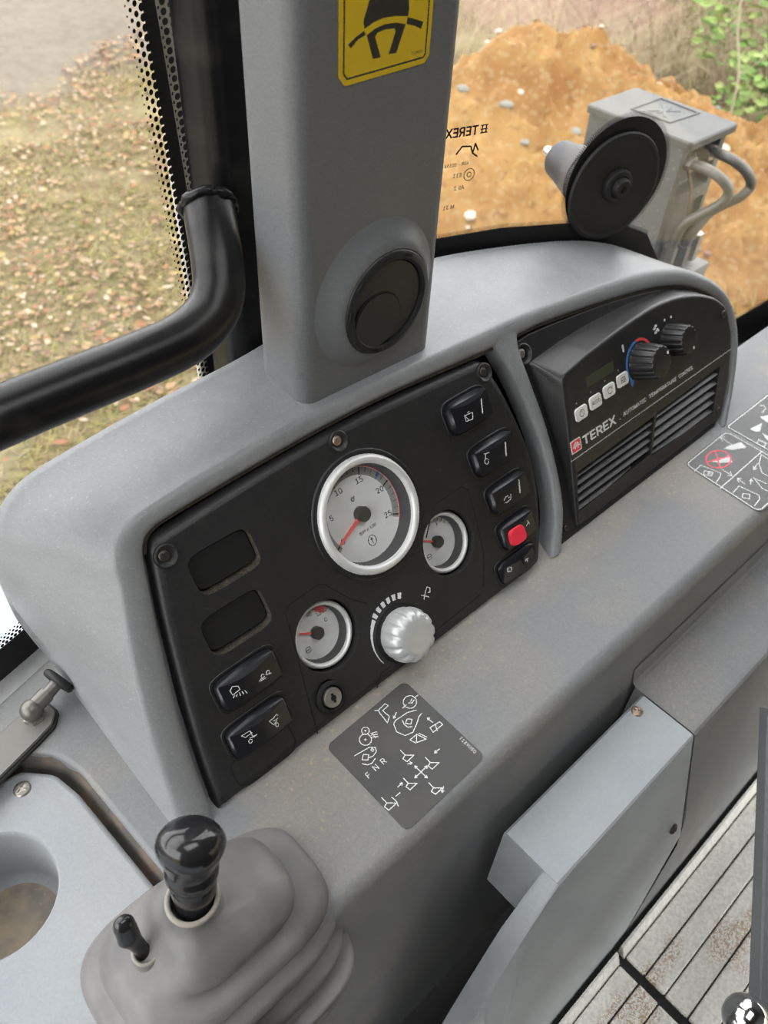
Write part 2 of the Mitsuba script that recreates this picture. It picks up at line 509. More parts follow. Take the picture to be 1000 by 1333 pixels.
tag(add('wall_right', FACE_Y.mesh(ext(sbox(-0.95, 0.01, 1.35, 1.83).difference(sbox(0.6, -0.1, 1.28, 0.62)), -0.02, 0.02)), 'cab_trim'), 'side wall of the cab with a low door window', kind='structure')
tag(add('wall_back', rbox(-0.64, -0.62, 0.92, 0.04, 0.84, 1.82, 0.01), 'cab_trim'), 'closed rear part of the cab beside the open doorway', kind='structure')
tag(add('wall_front', rbox(1.37, -0.38, 1.17, 0.04, 1.2, 1.32, 0.01), 'cab_trim'), 'dark front corner of the cab', kind='structure')
tag(add('wall_left', cat([rbox(0.05, 0.385, 0.2, 0.7, 0.03, 0.4, 0.01)]), 'cab_trim'), 'lower side wall of the cab under the side pane', kind='structure')


def pane(fr, s0, s1, z0, z1, t=5.0):
    """A single sheet of window glass."""
    return fr.mesh(strip([[(s0, z0, 0), (s1, z0, 0)], [(s0, z1, 0), (s1, z1, 0)]]))


tag(add('window_1', pane(WIN1, -1100, 40, -640, 650), "glass"), 'clear side pane to the left of the black post', kind='structure')
tag(add('window_2', pane(WIN2, -215, 805, -800, 650), "glass"), 'clear windscreen to the right of the wide grey pillar', kind='structure')


# frit print on the side pane: black band, and rows of dots beside it
def lean(z): return -4 + (-150 - z) * 0.055


add('window_1__frit_band', WIN1.mesh(ext(Polygon([(lean(-640) + 12, -640), (lean(-640) + 23.5, -640), (lean(650) + 23.5, 650), (lean(650) + 12, 650)]), 0.6, 1.2)), 'frit_black')
dots = []
for i in range(205):
    z = -640 + i * 6.2
    for c, (off, r) in enumerate([(-3.4, 0.7), (0.4, 1.45), (5.2, 2.0), (10.6, 2.6)]):
        zz = z + (3.1 if c % 2 else 0)
        dots.append(fan(np.c_[oval(r, r, n=10, cu=lean(zz) + off, cv=zz), np.full(10, 1.0)]))
    for c, (off, a, r) in enumerate([(25.6, 1.0, 1.1), (30, 2.9, 2.4), (35.6, 1.0, 1.4), (38, 0.6, 0.8)]):
        zz = z + (3.1 if c % 2 else 0)
        dots.append(fan(np.c_[oval(a, r, n=10, cu=lean(zz) + off, cv=zz), np.full(10, 1.0)]))
k = add('window_1__frit_dots', WIN1.mesh(cat(dots)), 'frit_black'); tag(k, 'rows of small black printed dots along the pane edge', kind='stuff')
add('window_1__frit_band', WIN1.mesh(ext(sbox(-1100, -622, 60, -588), 0.6, 1.2)), 'frit_black')
dots = []
for i in range(170):
    s = -700 + i * 4.5
    for c, (zz, r) in enumerate([(-586, 1.75), (-582.6, 1.5), (-579.4, 1.2), (-576.6, 0.8)]):
        dots.append(fan(np.c_[oval(r, r, n=8, cu=s + (2.25 if c % 2 else 0), cv=zz), np.full(8, 1.0)]))
k = add('window_1__frit_dots', WIN1.mesh(cat(dots)), 'frit_black'); tag(k, 'rows of small black printed dots along the bottom of the pane', kind='stuff')
k = add('window_1__lettering', WIN1.mesh(cat([text('43R-001582  AS2', 5.5, -272, -497, 0.6, 0.3, mirror=True), text('TEMPERED  M20', 4.2, -275, -508, 0.6, 0.3, mirror=True), text('DOT 215', 4.2, -275, -517, 0.6, 0.3, mirror=True)])), 'frit_black')
tag(k, 'small printed glass marking, seen from behind')

# frit on the windscreen: wide black band along the bottom, with a fringe of fine ticks; and a mark next to the pillar
top = [(-215, -402), (-60, -403), (0, -404), (75, -406), (162, -416), (240, -428), (292, -452), (345, -520), (410, -590), (470, -628), (518, -624), (572, -604), (805, -560)]
add('window_2__frit_band', WIN2.mesh(ext(Polygon(top + [(805, -800), (-215, -800)]), 0.6, 1.2)), 'frit_black')
fr = []
tt = resample(top[:7], 260); tt2 = resample(top[9:], 190)
for q in (tt, tt2):
    for i, (a, b) in enumerate(q):
        fr.append(fan([(a - 0.55, b - 0.5, 0.9), (a + 0.55, b - 0.5, 0.9), (a + 0.25, b + 4.6, 0.9), (a - 0.25, b + 4.6, 0.9)]))
DC = (221, -375)               # centre of the rubber disc on the windscreen
for i in range(200):
    t = 2 * math.pi * i / 200; r0, r1, w = 66, 72.5, 0.62
    e, g = np.array([math.cos(t), math.sin(t)]), np.array([-math.sin(t), math.cos(t)]); c = np.array(DC)
    fr.append(fan([tuple(c + e * r0 - g * w) + (0.9,), tuple(c + e * r0 + g * w) + (0.9,), tuple(c + e * r1 + g * w * .4) + (0.9,), tuple(c + e * r1 - g * w * .4) + (0.9,)]))
k = add('window_2__frit_fringe', WIN2.mesh(cat(fr)), 'frit_black'); tag(k, 'fine printed tick fringe along the black border', kind='stuff')
add('window_2__frit_ring', WIN2.mesh(ext(Point(*DC).buffer(67, quad_segs=24).difference(Point(*DC).buffer(40)), 0.6, 1.3)), 'frit_black')
mk = [text('TEREX', 8.5, 12, -298, 0.6, 0.3, mirror=True, bold=True), ext(sbox(33, -302, 41, -301).union(sbox(33, -298.6, 41, -297.6)).union(sbox(33, -295, 41, -294)).union(sbox(34.2, -302, 35.4, -294)).union(sbox(38.6, -302, 39.8, -294)), 0.6, 0.9),
      ext(strokes([[(8, -319), (14, -312), (24, -313), (27, -320), (29, -311), (33, -318)], [(27, -320), (33, -324)]], 1.5), 0.6, 0.9),
      text('43R - 00156', 3.2, 10, -329, 0.6, 0.3, mirror=True), ext(strokes([oval(6, 6, n=24, cu=26, cv=-341).tolist() + [(32, -341)], oval(2.4, 2.4, n=14, cu=26, cv=-341).tolist()], 0.7), 0.6, 0.9),
      text('E11', 4, 12, -340, 0.6, 0.3, mirror=True), text('AS 2', 4, 16, -353, 0.6, 0.3, mirror=True), text('M 31', 4, 6, -372, 0.6, 0.3, mirror=True)]
k = add('window_2__lettering', WIN2.mesh(cat(mk)), 'frit_black'); tag(k, 'small black maker and glass marks printed on the pane, seen from behind')

# a pale painted panel of the machine outside, low beside the pane
FE = hull([(x, y + dx, z) for x, dx in ((-1.2, -.31), (1.1, .29)) for y, z in ((.57, CZ - .80), (.80, CZ - .79), (.83, CZ - .81), (.83, CZ - 1.1), (.57, CZ - 1.1))])
add('fender', FE, 'fender_paint', smooth=25)
tag('fender', 'pale painted machine panel low outside the side pane, left of the dashboard', 'fender')
# sill frames
k = add('trim_1', WIN1.mesh(cat([rbox(-520, -634, 6, 1160, 24, 34, 3)])), 'frame_grey'); tag(k, 'pale grey sill of the side pane', kind='structure')
k = add('trim_2', WIN2.mesh(cat([rbox(562, -694, 8, 486, 22, 20, 3), rbox(562, -676, 4, 486, 7, 10, 2)])), 'cab_trim'); tag(k, 'dark windscreen sill at the far right end of the dash', kind='structure')
k = add('trim_2__edge_strip', WIN2.mesh(rbox(562, -681, 19, 486, 4.0, 4, 1)), 'silver'); tag(k, 'thin bright metal strip')

# ---------------------------------------------------------------- side console: ledge, step, kick panel
lo = [(60, 165), (1250, 165), (1250, 345), (955, 345), (925, 405), (850, 425), (620, 490), (320, 497), (96, 488), (30, 469), (-400, 357), (-400, 332), (-100, 402), (0, 422), (22, 417), (42, 395), (50, 370), (57, 250)]
lo = resample(lo, 420, True)
add('side_console__ledge', LEDGE.mesh(plate(lo, [], 0, -32, 4)), 'ledge_plastic', smooth=35)
r = 15
pf = [(175, -0.02), (165, -0.02)] + [(165 - r * math.sin(a), -r + r * math.cos(a)) for a in np.linspace(0.15, 1.45, 8)] + [(147, -40), (139, -82), (137, -140), (130, -520)]
rows = [[(x, y, z) for y, z in pf] for x in np.linspace(-60, 1250, 60)]
add('side_console__front_face', LEDGE.mesh(strip(rows)), 'ledge_plastic', smooth=35)
ps = [(142, -60), (138, -78), (134, -82), (70, -82), (66, -82.6), (63.5, -84.5), (62, -88), (29, -207), (23, -240)]
rows = [[(x, y, z) for y, z in ps] for x in (516, 700, 900, 1250)]
ends = fan([(516, y, z) for y, z in ps[2:]] + [(516, 134, -240)], True)
add('side_console__step', LEDGE.mesh(cat([strip(rows), ends])), 'ledge_plastic', smooth=25)
kp = [(26, -236), (23, -240), (19, -262), (7, -500), (5, -528)]
add('side_console__kick_panel', LEDGE.mesh(strip([[(x, y, z) for y, z in kp] for x in (514, 700, 1250)])), 'ledge_plastic', smooth=25)
add('side_console__end_panel', LEDGE.mesh(rbox(1258, 240, -280, 14, 250, 480, 4)), 'cab_trim')
tag('side_console', 'long grey plastic side console, its dusty ledge running below the instrument panel', 'console')

# the bolted cover on the step
def sec(x, zt, yi, yo):
    w = min(1, max(0, (x - 214) / 298)); ym = 48 + (22 - 48) * w
    pts = [(x, yi - 2.5, zt), (x, yi, zt - 3.5), (x, yi, -524), (x, yo + 2.0, zt), (x, yo, zt - 2.0), (x, 6, -524)]
    if zt > -200: pts.append((x, ym, -238))
    return pts


blk = lambda x: [(x, 121.5, -79), (x, 124, -82.5), (x, 124, -190), (x, 65.5, -79), (x, 63.5, -81), (x, 64, -190)]
pieces = [hull(blk(303) + blk(512)), hull(sec(303, -79.5, 82, 63.5) + sec(512, -79.5, 82, 63.5))]
st = [(318, -79, 80, 63), (303, -80.5, 80, 63), (284, -102, 80, 61.5), (262, -137, 80, 59.5), (238, -226, 80, 57.5), (214, -330, 80, 55), (185, -455, 80, 52)]
for a, b in zip(st[:-1], st[1:]):
    pieces.append(hull(sec(*a) + sec(*b)))
cov = M(pieces[0])
for q in pieces[1:]: cov = cov + M(q)
add('console_cover__shell', LEDGE.mesh(cov), 'blue_plastic', smooth=25)
tag('console_cover', 'smooth blue-grey plastic cover screwed onto the step of the console, bending down to the floor', 'panel')
k = add('console_cover__screw', LEDGE.mesh(moved(SCREW, 492, 116, -79, 0.6)), 'rusty_screw', smooth=25)
SF = Frame(LEDGE.p((493, 29.5, -205)), [1, 0, 0], [0, 0.26, 0.966], [0, -0.966, 0.26])
add('console_cover__screw', SF.mesh(moved(SCREW, 0, 0, 0, 0.3)), 'dark_screw', smooth=25)

# ---------------------------------------------------------------- dashboard shell
keys = [((-259, -144), (-231, -144), (.081, .423, -.618)), ((-253, -100), (-226, -100), (.080, .455, -.578)), ((-244, -48), (-218, -50), (.072, .463, -.53)), ((-231, 5), (-206, 0), (.068, .468, -.49)),
        ((-217, 50), (-193, 48), (.076, .480, -.46)), ((-212, 70), (-188, 64), (.083, .486, -.446)), ((-203, 84), (-182, 74), (.094, .490, -.435)), ((-188, 93), (-172, 79), (.1135, .494, -.426)), ((-165, 97), (-155, 81), (.145, .495, -.42)), ((-93, 102), (-93, 84), (.23, .497, -.412)), ((-17, 104), (-17, 86), (.318, .50, -.409)),
        ((67, 102), (67, 85), (.42, .515, -.408)), ((204, 97), (200, 77), (.54, .525, -.412)), ((272, 93), (272, 75), (.61, .522, -.418)), ((396, 81), (390, 61), (.733, .492, -.431)), ((477, 66), (470, 47), (.81, .468, -.447)),
        ((531, 46), (522, 29), (.868, .448, -.475)), ((576, 13), (562, 4), (.905, .43, -.51)), ((592, -20), (577, -20), (.915, .42, -.54)), ((586, -60), (572, -60), (.905, .415, -.575)), ((556, -105), (543, -105), (.88, .41, -.6)), ((520, -144), (508, -144), (.85, .40, -.618))]
oc = spline([a for a, b, c in keys], 8); ic = spline([b for a, b, c in keys], 8); bc = spline([c for a, b, c in keys], 8) + [0, 0, CZ]


def prow(w, n):
    q = oc * (1 - w) + ic * w
    return PANEL.p(np.c_[q, np.full(len(q), n)])


front = prow(0, -1.5)
# the skin runs straight back, level, so rows between are lerps; a little crown
rws = [bc - [0, 0, 0.03], bc - [0, 0.0, 0.004], bc + [0, -0.004, 0]]
for t in np.linspace(0.12, 0.9, 9): rws.append(bc * (1 - t) + front * t)
rws += [front, prow(0.07, 0.9), prow(0.2, 2.6), prow(0.42, 3.6), prow(0.68, 3.4), prow(0.86, 2.2), prow(0.97, -0.2), prow(1.0, -3), prow(1.0, -14), prow(1.25, -14)]
add('dashboard__shell', strip(rws[::-1]), 'grey_plastic', smooth=30)
gr_i = slice(40, len(ic) - 30)
add('dashboard__groove', strip([PANEL.p(np.c_[(oc * -0.02 + ic * 1.02)[gr_i], np.full(len(ic[gr_i]), -2.2)]), PANEL.p(np.c_[(oc * -0.16 + ic * 1.16)[gr_i], np.full(len(ic[gr_i]), -4.2)])]), 'dusty_recess')
bed = Polygon(np.vstack([ic, ic[-1:], ic[:1]])).buffer(1)
add('dashboard__backing', PANEL.mesh(ext(bed.buffer(6).intersection(sbox(-400, -143, 900, 300)), -32, -28)), "seam_black")
# divider between the two panels: grey arched strip
dv_l = spline([(178, 90), (197, 79), (205, 62), (212, 30), (216, -15), (214, -60), (203, -105), (178, -143.5)], 8)
dv_r = spline([(262, 90), (238, 80), (230, 64), (230, 30), (231, -15), (227, -60), (217, -105), (196, -143.5)], 8)
mid = lambda w: dv_l * (1 - w) + dv_r * w
dr_ = [np.c_[mid(w), np.full(len(dv_l), n)] for w, n in ((0, -20), (0, -3), (0.06, 0.4), (0.2, 2.6), (0.5, 3.6), (0.8, 2.6), (0.94, 0.2), (1, -4), (1, -20))]
add('dashboard__divider', PANEL.mesh(strip(dr_)), 'grey_plastic', smooth=40)
tag('dashboard', 'big grey moulded dashboard shell around the instrument and heater panels', 'dashboard')

# ---------------------------------------------------------------- instrument panel
IP = 'instrument_panel'
ipo = spline([(-226, -142), (-219, -90), (-209, -38), (-196, 20), (-183, 66)], 10).tolist() + spline([(-176, 74), (-93, 79.5), (0, 82), (90, 79), (176, 74)], 12).tolist() + spline([(184, 68), (195, 29), (202, -27), (198, -65), (188, -97), (170, -134)], 10).tolist()
ipo += [(163, -141.5), (100, -142), (0, -142), (-100, -142), (-215, -142)]
ipo = resample(ipo, 260, True)
ipo = ipo[::-1] if not Polygon(ipo).exterior.is_ccw else ipo
TG, FG = (-82, -72), (68, -65)
B1, B2 = (-134.5, 29), (-147, -18)
R1p, R2p = oval(28.5, 17.5, 5, 40, *B1), oval(28.5, 17, 5, 40, *B2)
KY = (-103, -119)
holes = [oval(49, 49, n=56), oval(31, 31, n=48, cu=TG[0], cv=TG[1]), oval(31, 31, n=48, cu=FG[0], cv=FG[1]), R1p, R2p, oval(13, 15, n=32, cu=KY[0], cv=KY[1])]
add(IP + '__face_plate', PANEL.mesh(plate(ipo, holes, 0, -12, 9.0)), 'black_panel', smooth=35)
tag(IP, 'matte black instrument panel with rev counter, two small gauges and two columns of rocker switches', 'instrument panel')
labels[IP + '__face_plate'] = {'label': 'matte black face plate'}
# engraved outlines of the two gauge plates
for ln in ([(-127, -140), (-113.5, -67), (-108, -34), (-103, -29.5), (-72, -28.5), (-66, -31), (-48, -57), (-36, -68)], [(46, -48), (62, -30), (70, -25), (104, -25), (110, -31), (106, -66), (101, -94), (86, -124)], [(-60, -140), (-51, -131), (-40, -131)], [(10, -136), (20, -130), (80, -128)]):
    s = strokes([ln], 1.1)
    add(IP + '__seam', PANEL.mesh(ext(s, -0.2, 0.25)), 'seam_black')

# rev counter
TK = IP + '__rev_counter'
add(TK + '__bezel', PANEL.mesh(lathe([(44, -4), (44.4, 2.5), (46, 5.2), (48.5, 6), (51, 4.8), (52.4, 2), (52.6, -1)], 72)), 'silver', smooth=50)
add(TK + '__collar', PANEL.mesh(lathe([(52.4, 0.9), (55.5, 1.6), (57.2, 0.9), (57.8, -0.6)], 64)), 'vent_black', smooth=50)
add(TK + '__inner_wall', PANEL.mesh(lathe([(42.6, -14.6), (43.4, -4), (44.2, 1)], 64)), 'gauge_wall', smooth=50)
add(TK + '__dial', PANEL.mesh(ext(Point(0, 0).buffer(43, quad_segs=24), -15, -14)), 'dial_white')
ang = lambda val: math.radians(206.5 - 9.36 * val)


def wedge(r0, r1, a0, a1, n=40, cu=0.0, cv=0.0):
    t = np.linspace(a0, a1, n)
    return Polygon(np.r_[np.c_[cu + r1 * np.cos(t), cv + r1 * np.sin(t)], np.c_[cu + r0 * np.cos(t), cv + r0 * np.sin(t)][::-1]]).buffer(0)


add(TK + '__scale_band', PANEL.mesh(ext(wedge(34.5, 41.5, ang(25.4), ang(-0.6)), -14, -13.8)), 'dial_band')
add(TK + '__red_line', PANEL.mesh(ext(wedge(42, 43, ang(25.4), ang(12)), -14, -13.7)), 'needle_red')
tk = []
for i in range(0, 26):
    a = ang(i); big = i % 5 == 0; w = 0.55 if big else 0.22
    c, s = math.cos(a), math.sin(a); r0, r1 = (34.5, 41.5) if big else (37, 41.5)
    tk.append(Polygon([(c * r0 - s * w, s * r0 + c * w), (c * r1 - s * w, s * r1 + c * w), (c * r1 + s * w, s * r1 - c * w), (c * r0 + s * w, s * r0 - c * w)]))
k = add(TK + '__tick_marks', PANEL.mesh(ext(unary_union(tk), -13.8, -13.55)), 'dial_ink')
for val in (0, 5, 10, 15, 20, 25):
    a = ang(val); add(TK + '__numeral', PANEL.mesh(text(str(val), 5.0, 29.7 * math.cos(a), 29.7 * math.sin(a), -14, 0.3)), 'dial_ink')
add(TK + '__legend', PANEL.mesh(text('rpm x 100', 3.0, 1, -15.5, -14, 0.3)), 'dial_ink')
add(TK + '__symbol', PANEL.mesh(ext(strokes([oval(4.3, 4.8, n=24, cu=1, cv=-27).tolist() + [(5.3, -27)], [(1, -30), (1, -25)], [(0, -26.2), (1, -24), (2, -26.2)]], 0.55), -14, -13.7)), 'dial_ink')
add(TK + '__symbol', PANEL.mesh(ext(strokes([[(-1, 17), (-3, 15.5), (-2.5, 13.5), (-0.5, 13.5), (0.5, 15.2)], [(-1.2, 15.2), (1.2, 16.8)]], 0.7), -14, -13.7)), 'dial_ink')
a = ang(18.2); c, s = math.cos(a), math.sin(a)
add(TK + '__blue_marker', PANEL.mesh(ext(Polygon([(c * 34 - s * .2, s * 34 + c * .2), (c * 41 - s * 1.5, s * 41 + c * 1.5), (c * 41 + s * 1.5, s * 41 - c * 1.5)]), -13.7, -13.4)), 'ink_blue')
a = math.radians(203.5); c, s = math.cos(a), math.sin(a)
nd = Polygon([(-s * 1.9, c * 1.9), (c * 35 - s * 0.9, s * 35 + c * 0.9), (c * 35 + s * 0.9, s * 35 - c * 0.9), (s * 1.9, -c * 1.9)])
add(TK + '__needle', PANEL.mesh(ext(nd, -11.5, -10.5)), 'needle_red')
add(TK + '__hub', PANEL.mesh(lathe([(7, -14), (7, -8), (6.5, -6.6), (5, -6), (0, -6)], 32)), 'needle_hub', smooth=40)
labels[TK] = {'label': 'round rev counter with a silver bezel and a red needle near zero'}
labels[TK + '__needle'] = {'label': 'red needle'}


def small_gauge(name, cu, cv, label, nums, needle_deg, red):
    K = IP + '__' + name
    add(K + '__bezel', PANEL.mesh(lathe([(24.6, -13), (25, -8.6), (26, -6.6), (27.5, -6.2), (29, -7.2), (29.6, -10), (29.6, -13)], 56, cu, cv)), 'silver', smooth=50)
    add(K + '__pocket', PANEL.mesh(cat([lathe([(31.2, -12), (31.2, 0.1)], 48, cu, cv), ext(Point(cu, cv).buffer(31.2).difference(Point(cu, cv).buffer(28)), -13, -12.4)])), 'vent_black', smooth=40)
    add(K + '__inner_wall', PANEL.mesh(lathe([(23.2, -20.6), (24.7, -10)], 48, cu, cv)), 'gauge_wall', smooth=50)
    add(K + '__dial', PANEL.mesh(ext(Point(cu, cv).buffer(23.4), -21, -20)), 'dial_white')
    a0, a1 = red
    add(K + '__red_zone', PANEL.mesh(ext(wedge(17.5, 23, math.radians(a0), math.radians(a1), 14, cu, cv), -20, -19.7)), 'needle_red')
    for tx, dg, rr in nums:
        q = math.radians(dg); add(K + '__numeral', PANEL.mesh(text(tx, 3.3, cu + rr * math.cos(q), cv + rr * math.sin(q), -20, 0.3)), 'dial_ink')
    tk = []
    for dg in np.arange(35, 181, 12):
        q = math.radians(dg); tk.append(LineString([(cu + 19.5 * math.cos(q), cv + 19.5 * math.sin(q)), (cu + 22.5 * math.cos(q), cv + 22.5 * math.sin(q))]).buffer(0.25))
    add(K + '__tick_marks', PANEL.mesh(ext(unary_union(tk), -20, -19.75)), 'dial_ink')
    add(K + '__symbol', PANEL.mesh(ext(strokes([oval(2.6, 2.6, n=18, cu=cu - 13, cv=cv - 9.5).tolist(), [(cu - 15, cv - 9.5), (cu - 11, cv - 9.5)]], 0.5), -20, -19.7)), 'dial_ink')
    q = math.radians(needle_deg); c, s = math.cos(q), math.sin(q)
    add(K + '__needle', PANEL.mesh(ext(Polygon([(cu - s * 1.2, cv + c * 1.2), (cu + c * 17 - s * .7, cv + s * 17 + c * .7), (cu + c * 17 + s * .7, cv + s * 17 - c * .7), (cu + s * 1.2, cv - c * 1.2)]), -18.5, -17.8)), 'needle_red')
    add(K + '__hub', PANEL.mesh(lathe([(5.6, -20), (5.6, -15), (5, -14), (0, -13.8)], 28, cu, cv)), 'needle_hub', smooth=40)
    labels[K] = {'label': label}


small_gauge('temperature_gauge', TG[0], TG[1], 'small recessed temperature gauge', [('90', 88, 17), ('130', 50, 17), ('C', 20, 14)], 152, (38, 68))
small_gauge('fuel_gauge', FG[0], FG[1], 'small recessed fuel gauge', [('1', 62, 17)], 150, (160, 185))

# blank switch places
for i, (c_, tile) in enumerate([(B1, 'a'), (B2, 'b')]):
    K = add(IP + '__blank_cover__tile' if i == 0 else IP + '__blank_cover_001__tile', PANEL.mesh(plate(oval(27.4, 14.6, 6, 40, c_[0] - .6, c_[1] + 2.2), [], -3.6, -12, 1.2)), 'switch_tile', smooth=35)
    b = K.rsplit('__', 1)[0]
    add(b + '__recess', PANEL.mesh(cat([strip([np.c_[oval(28.4, 17.3, 5, 40, *c_), np.full(40, -0.3)], np.c_[oval(26.5, 15, 6, 40, c_[0] - .6, c_[1] + 2.2), np.full(40, -9.5)]], True), ext(Polygon(oval(28, 17, 5, 40, *c_)), -12.5, -9.5)])), 'dusty_recess', smooth=35)
    labels[b] = {'label': 'blank switch place with dusty edges, ' + ('the upper of the two' if i == 0 else 'the lower of the two')}
add(IP + '__knockout', PANEL.mesh(ext(LineString(np.vstack([oval(28.5, 13, 5, 40, -175, -126), oval(28.5, 13, 5, 40, -175, -126)[:1]])).buffer(0.7), -0.2, 0.3)), 'seam_black')


def rocker(key, cu, cv, w, h, label, icons, bar=None, rise=9.0, barrel=0.06, tilt=0.0, bsdf='switch_black'):
    a, b = w / 2, h / 2
    base = oval(a, b, 5, 44, cu, cv)
    bulge = lambda q, k: np.c_[q[:, 0] + 0 * k, q[:, 1]]
    pts = [np.c_[base, np.full(44, -1.0)], np.c_[base, np.full(44, 3.2)]]
    # the crown: a crescent facet along the upper edge, a broad face that looks down and out
    u = np.linspace(-1, 1, 15)
    up = np.c_[cu + u * (a - 2.5), cv + b - 3.5 - 4.2 * (1 - u ** 2), rise - tilt - 1.6 * u ** 2]
    dn = np.c_[cu + u * (a - 2.2), cv - b + 2.2 - 0.6 * (1 - u ** 2), rise - 1.8 + tilt - 1.6 * u ** 2]
    body = hull(np.vstack(pts + [up, dn]))
    add(key + '__cap', PANEL.mesh(body), bsdf, smooth=24)
    fr_ = plate(oval(a + 3, b + 3, 5, 48, cu, cv), [oval(a + 0.6, b + 0.6, 5, 48, cu, cv)], 1.2, -0.5, 1.0)
    add(key + '__frame', PANEL.mesh(fr_), 'switch_tile', smooth=35)
    labels[key] = {'label': label}
    # symbols lie on the cap: project them onto its crown
    tm = trimesh.Trimesh(body.vertices, body.faces, process=False)

    def lay(poly, k2, mat):
        m = ext(poly, 0, 0.22); v = m.vertices.copy()
        m.vertices[:, 2] = height(v[:, 0], v[:, 1]) + v[:, 2]
        add(key + '__' + k2, PANEL.mesh(m), mat)

    nrm = tm.face_normals; ctr = tm.triangles_center; sel = nrm[:, 2] > 0.05

    def height(x, y):
        d = np.full(len(x), 1e9)
        for n_, c0 in zip(nrm[sel], ctr[sel]):
            d = np.minimum(d, c0[2] - (n_[0] * (x - c0[0]) + n_[1] * (y - c0[1])) / n_[2])
        return d - 0.02
    for nm, lines in icons:
        lay(strokes(lines, 0.62), nm, 'ink_white')
    if bar: lay(LineString(bar).buffer(0.75, cap_style=1), 'indicator', 'ink_white')
    return lay


IC = dict(headlight=[[(-177.9,-63.4),(-178.5,-59.3),(-175.5,-56.9),(-171.4,-59.4),(-171.2,-62.6),(-177.9,-63.4)],[(-176.5,-64.3),(-178.6,-65.9)],[(-174.4,-64.5),(-175.9,-66.5)],[(-172.4,-64.9),(-172.8,-67.5)],[(-170.4,-65.2),(-170.0,-68.0)],[(-168.2,-65.6),(-167.2,-69.0)]],
 worklight=[[(-154.7,-66.7),(-152.6,-65.5),(-150.8,-66.3)],oval(1.5,1.5,n=12,cu=-150.2,cv=-64.4).tolist(),oval(1.5,1.5,n=12,cu=-144.9,cv=-64.4).tolist(),[(-147.6,-64.9),(-142.4,-66.9)],[(-153.4,-66.9),(-148.2,-67.4)]],
 boom=[[(-186.4,-95.8),(-179.0,-96.1),(-178.1,-98.7),(-184.0,-98.9),(-186.4,-95.8)],[(-179.0,-96.1),(-178.6,-102.0),(-175.0,-102.8)],[(-181.6,-101.3),(-177.0,-103.2)],oval(1.5,1.6,n=12,cu=-181.8,cv=-104.3).tolist()],
 hook=[[(-161.7,-99.5),(-157.5,-99.7),(-154.1,-98.5),(-153.1,-100.5)],[(-161.7,-99.5),(-159.5,-104.8),(-155.4,-103.1)],oval(1.4,1.6,n=12,cu=-157.0,cv=-106.6).tolist(),[(-158.6,-101.8),(-154.0,-102.3)]],
 wiper=[[(128.0,35.5),(128.0,30.1),(136.1,29.1),(138.1,34.9),(127.4,35.8)],[(128.9,34.7),(131.7,29.7)],[(132.0,36.9),(134.6,37.3)]],
 beacon=[oval(2.5,2.6,n=16,cu=135.6,cv=-14).tolist(),[(134.8,-11.2),(137.2,-6.8),(140.7,-7.4)],[(134.8,-6.2),(141.5,-7.4)]],
 fog=[[(139.2,-57.4),(142.4,-54.9),(145.7,-55.5)],[(141.8,-60.8),(147.9,-59.7),(149.5,-55.3)],[(139.4,-60.0),(144.0,-60.9)],[(144.9,-57.2),(147.6,-57.5)]],
 hazard=[[(155,-93.4),(160.6,-91.3)],[(158.6,-89.0),(160.7,-94.2)]],
 last=[[(116.9,-119.6),(121.7,-121.0),(120.8,-124.7),(116.0,-123.3),(116.9,-119.6)],[(140.6,-124.8),(146.3,-124.6)],[(142.4,-123.1),(144.0,-127.5)]])
RS = IP + '__rocker_switch'
rocker(RS, -160, -62, 56, 28, 'black rocker switch with a headlamp symbol', [('symbol', IC['headlight']), ('symbol', IC['worklight'])])
rocker(RS + '_001', -169, -101, 56, 27, 'black rocker switch with digger symbols', [('symbol', IC['boom']), ('symbol', IC['hook'])])
rocker(RS + '_002', 140, 36, 53, 31, 'black rocker switch with a rear wiper symbol, topmost in its column', [('symbol', IC['wiper'])], [(153.2, 41.5), (149.9, 29.5)], rise=11)
rocker(RS + '_003', 152, -13, 56, 29, 'black rocker switch with a beacon symbol', [('symbol', IC['beacon'])], [(164.3, -7.8), (160.7, -19.5)], rise=10)
rocker(RS + '_004', 153, -55, 52, 27, 'black rocker switch with a washer symbol', [('symbol', IC['fog'])], [(164.5, -48.2), (161.6, -59.7)], rise=10)
lay = rocker(RS + '_005', 148, -93, 47, 27, 'black rocker switch with a bright red lens', [('symbol', IC['hazard'])])
hz = [tuple(q) for q in oval(10.8, 9.2, 3.6, 28, 140.5, -95.6)]
lay(Polygon(hz).buffer(-1).buffer(1), 'red_lens', 'warn_red')
lens = PANEL.mesh(hull(np.vstack([np.c_[hz, np.full(len(hz), 6.0)], np.c_[(np.array(hz) - [140, -95]) * 0.88 + [140, -95], np.full(len(hz), 11.2)]])))
del scene[RS + '_005__red_lens']
add(RS + '_005__red_lens', lens, 'warn_red', smooth=20); labels[RS + '_005__red_lens'] = {'label': 'red lens'}
rocker(RS + '_006', 134, -124, 53, 22, 'low black rocker switch at the foot of its column', [('symbol', IC['last'])], rise=7)

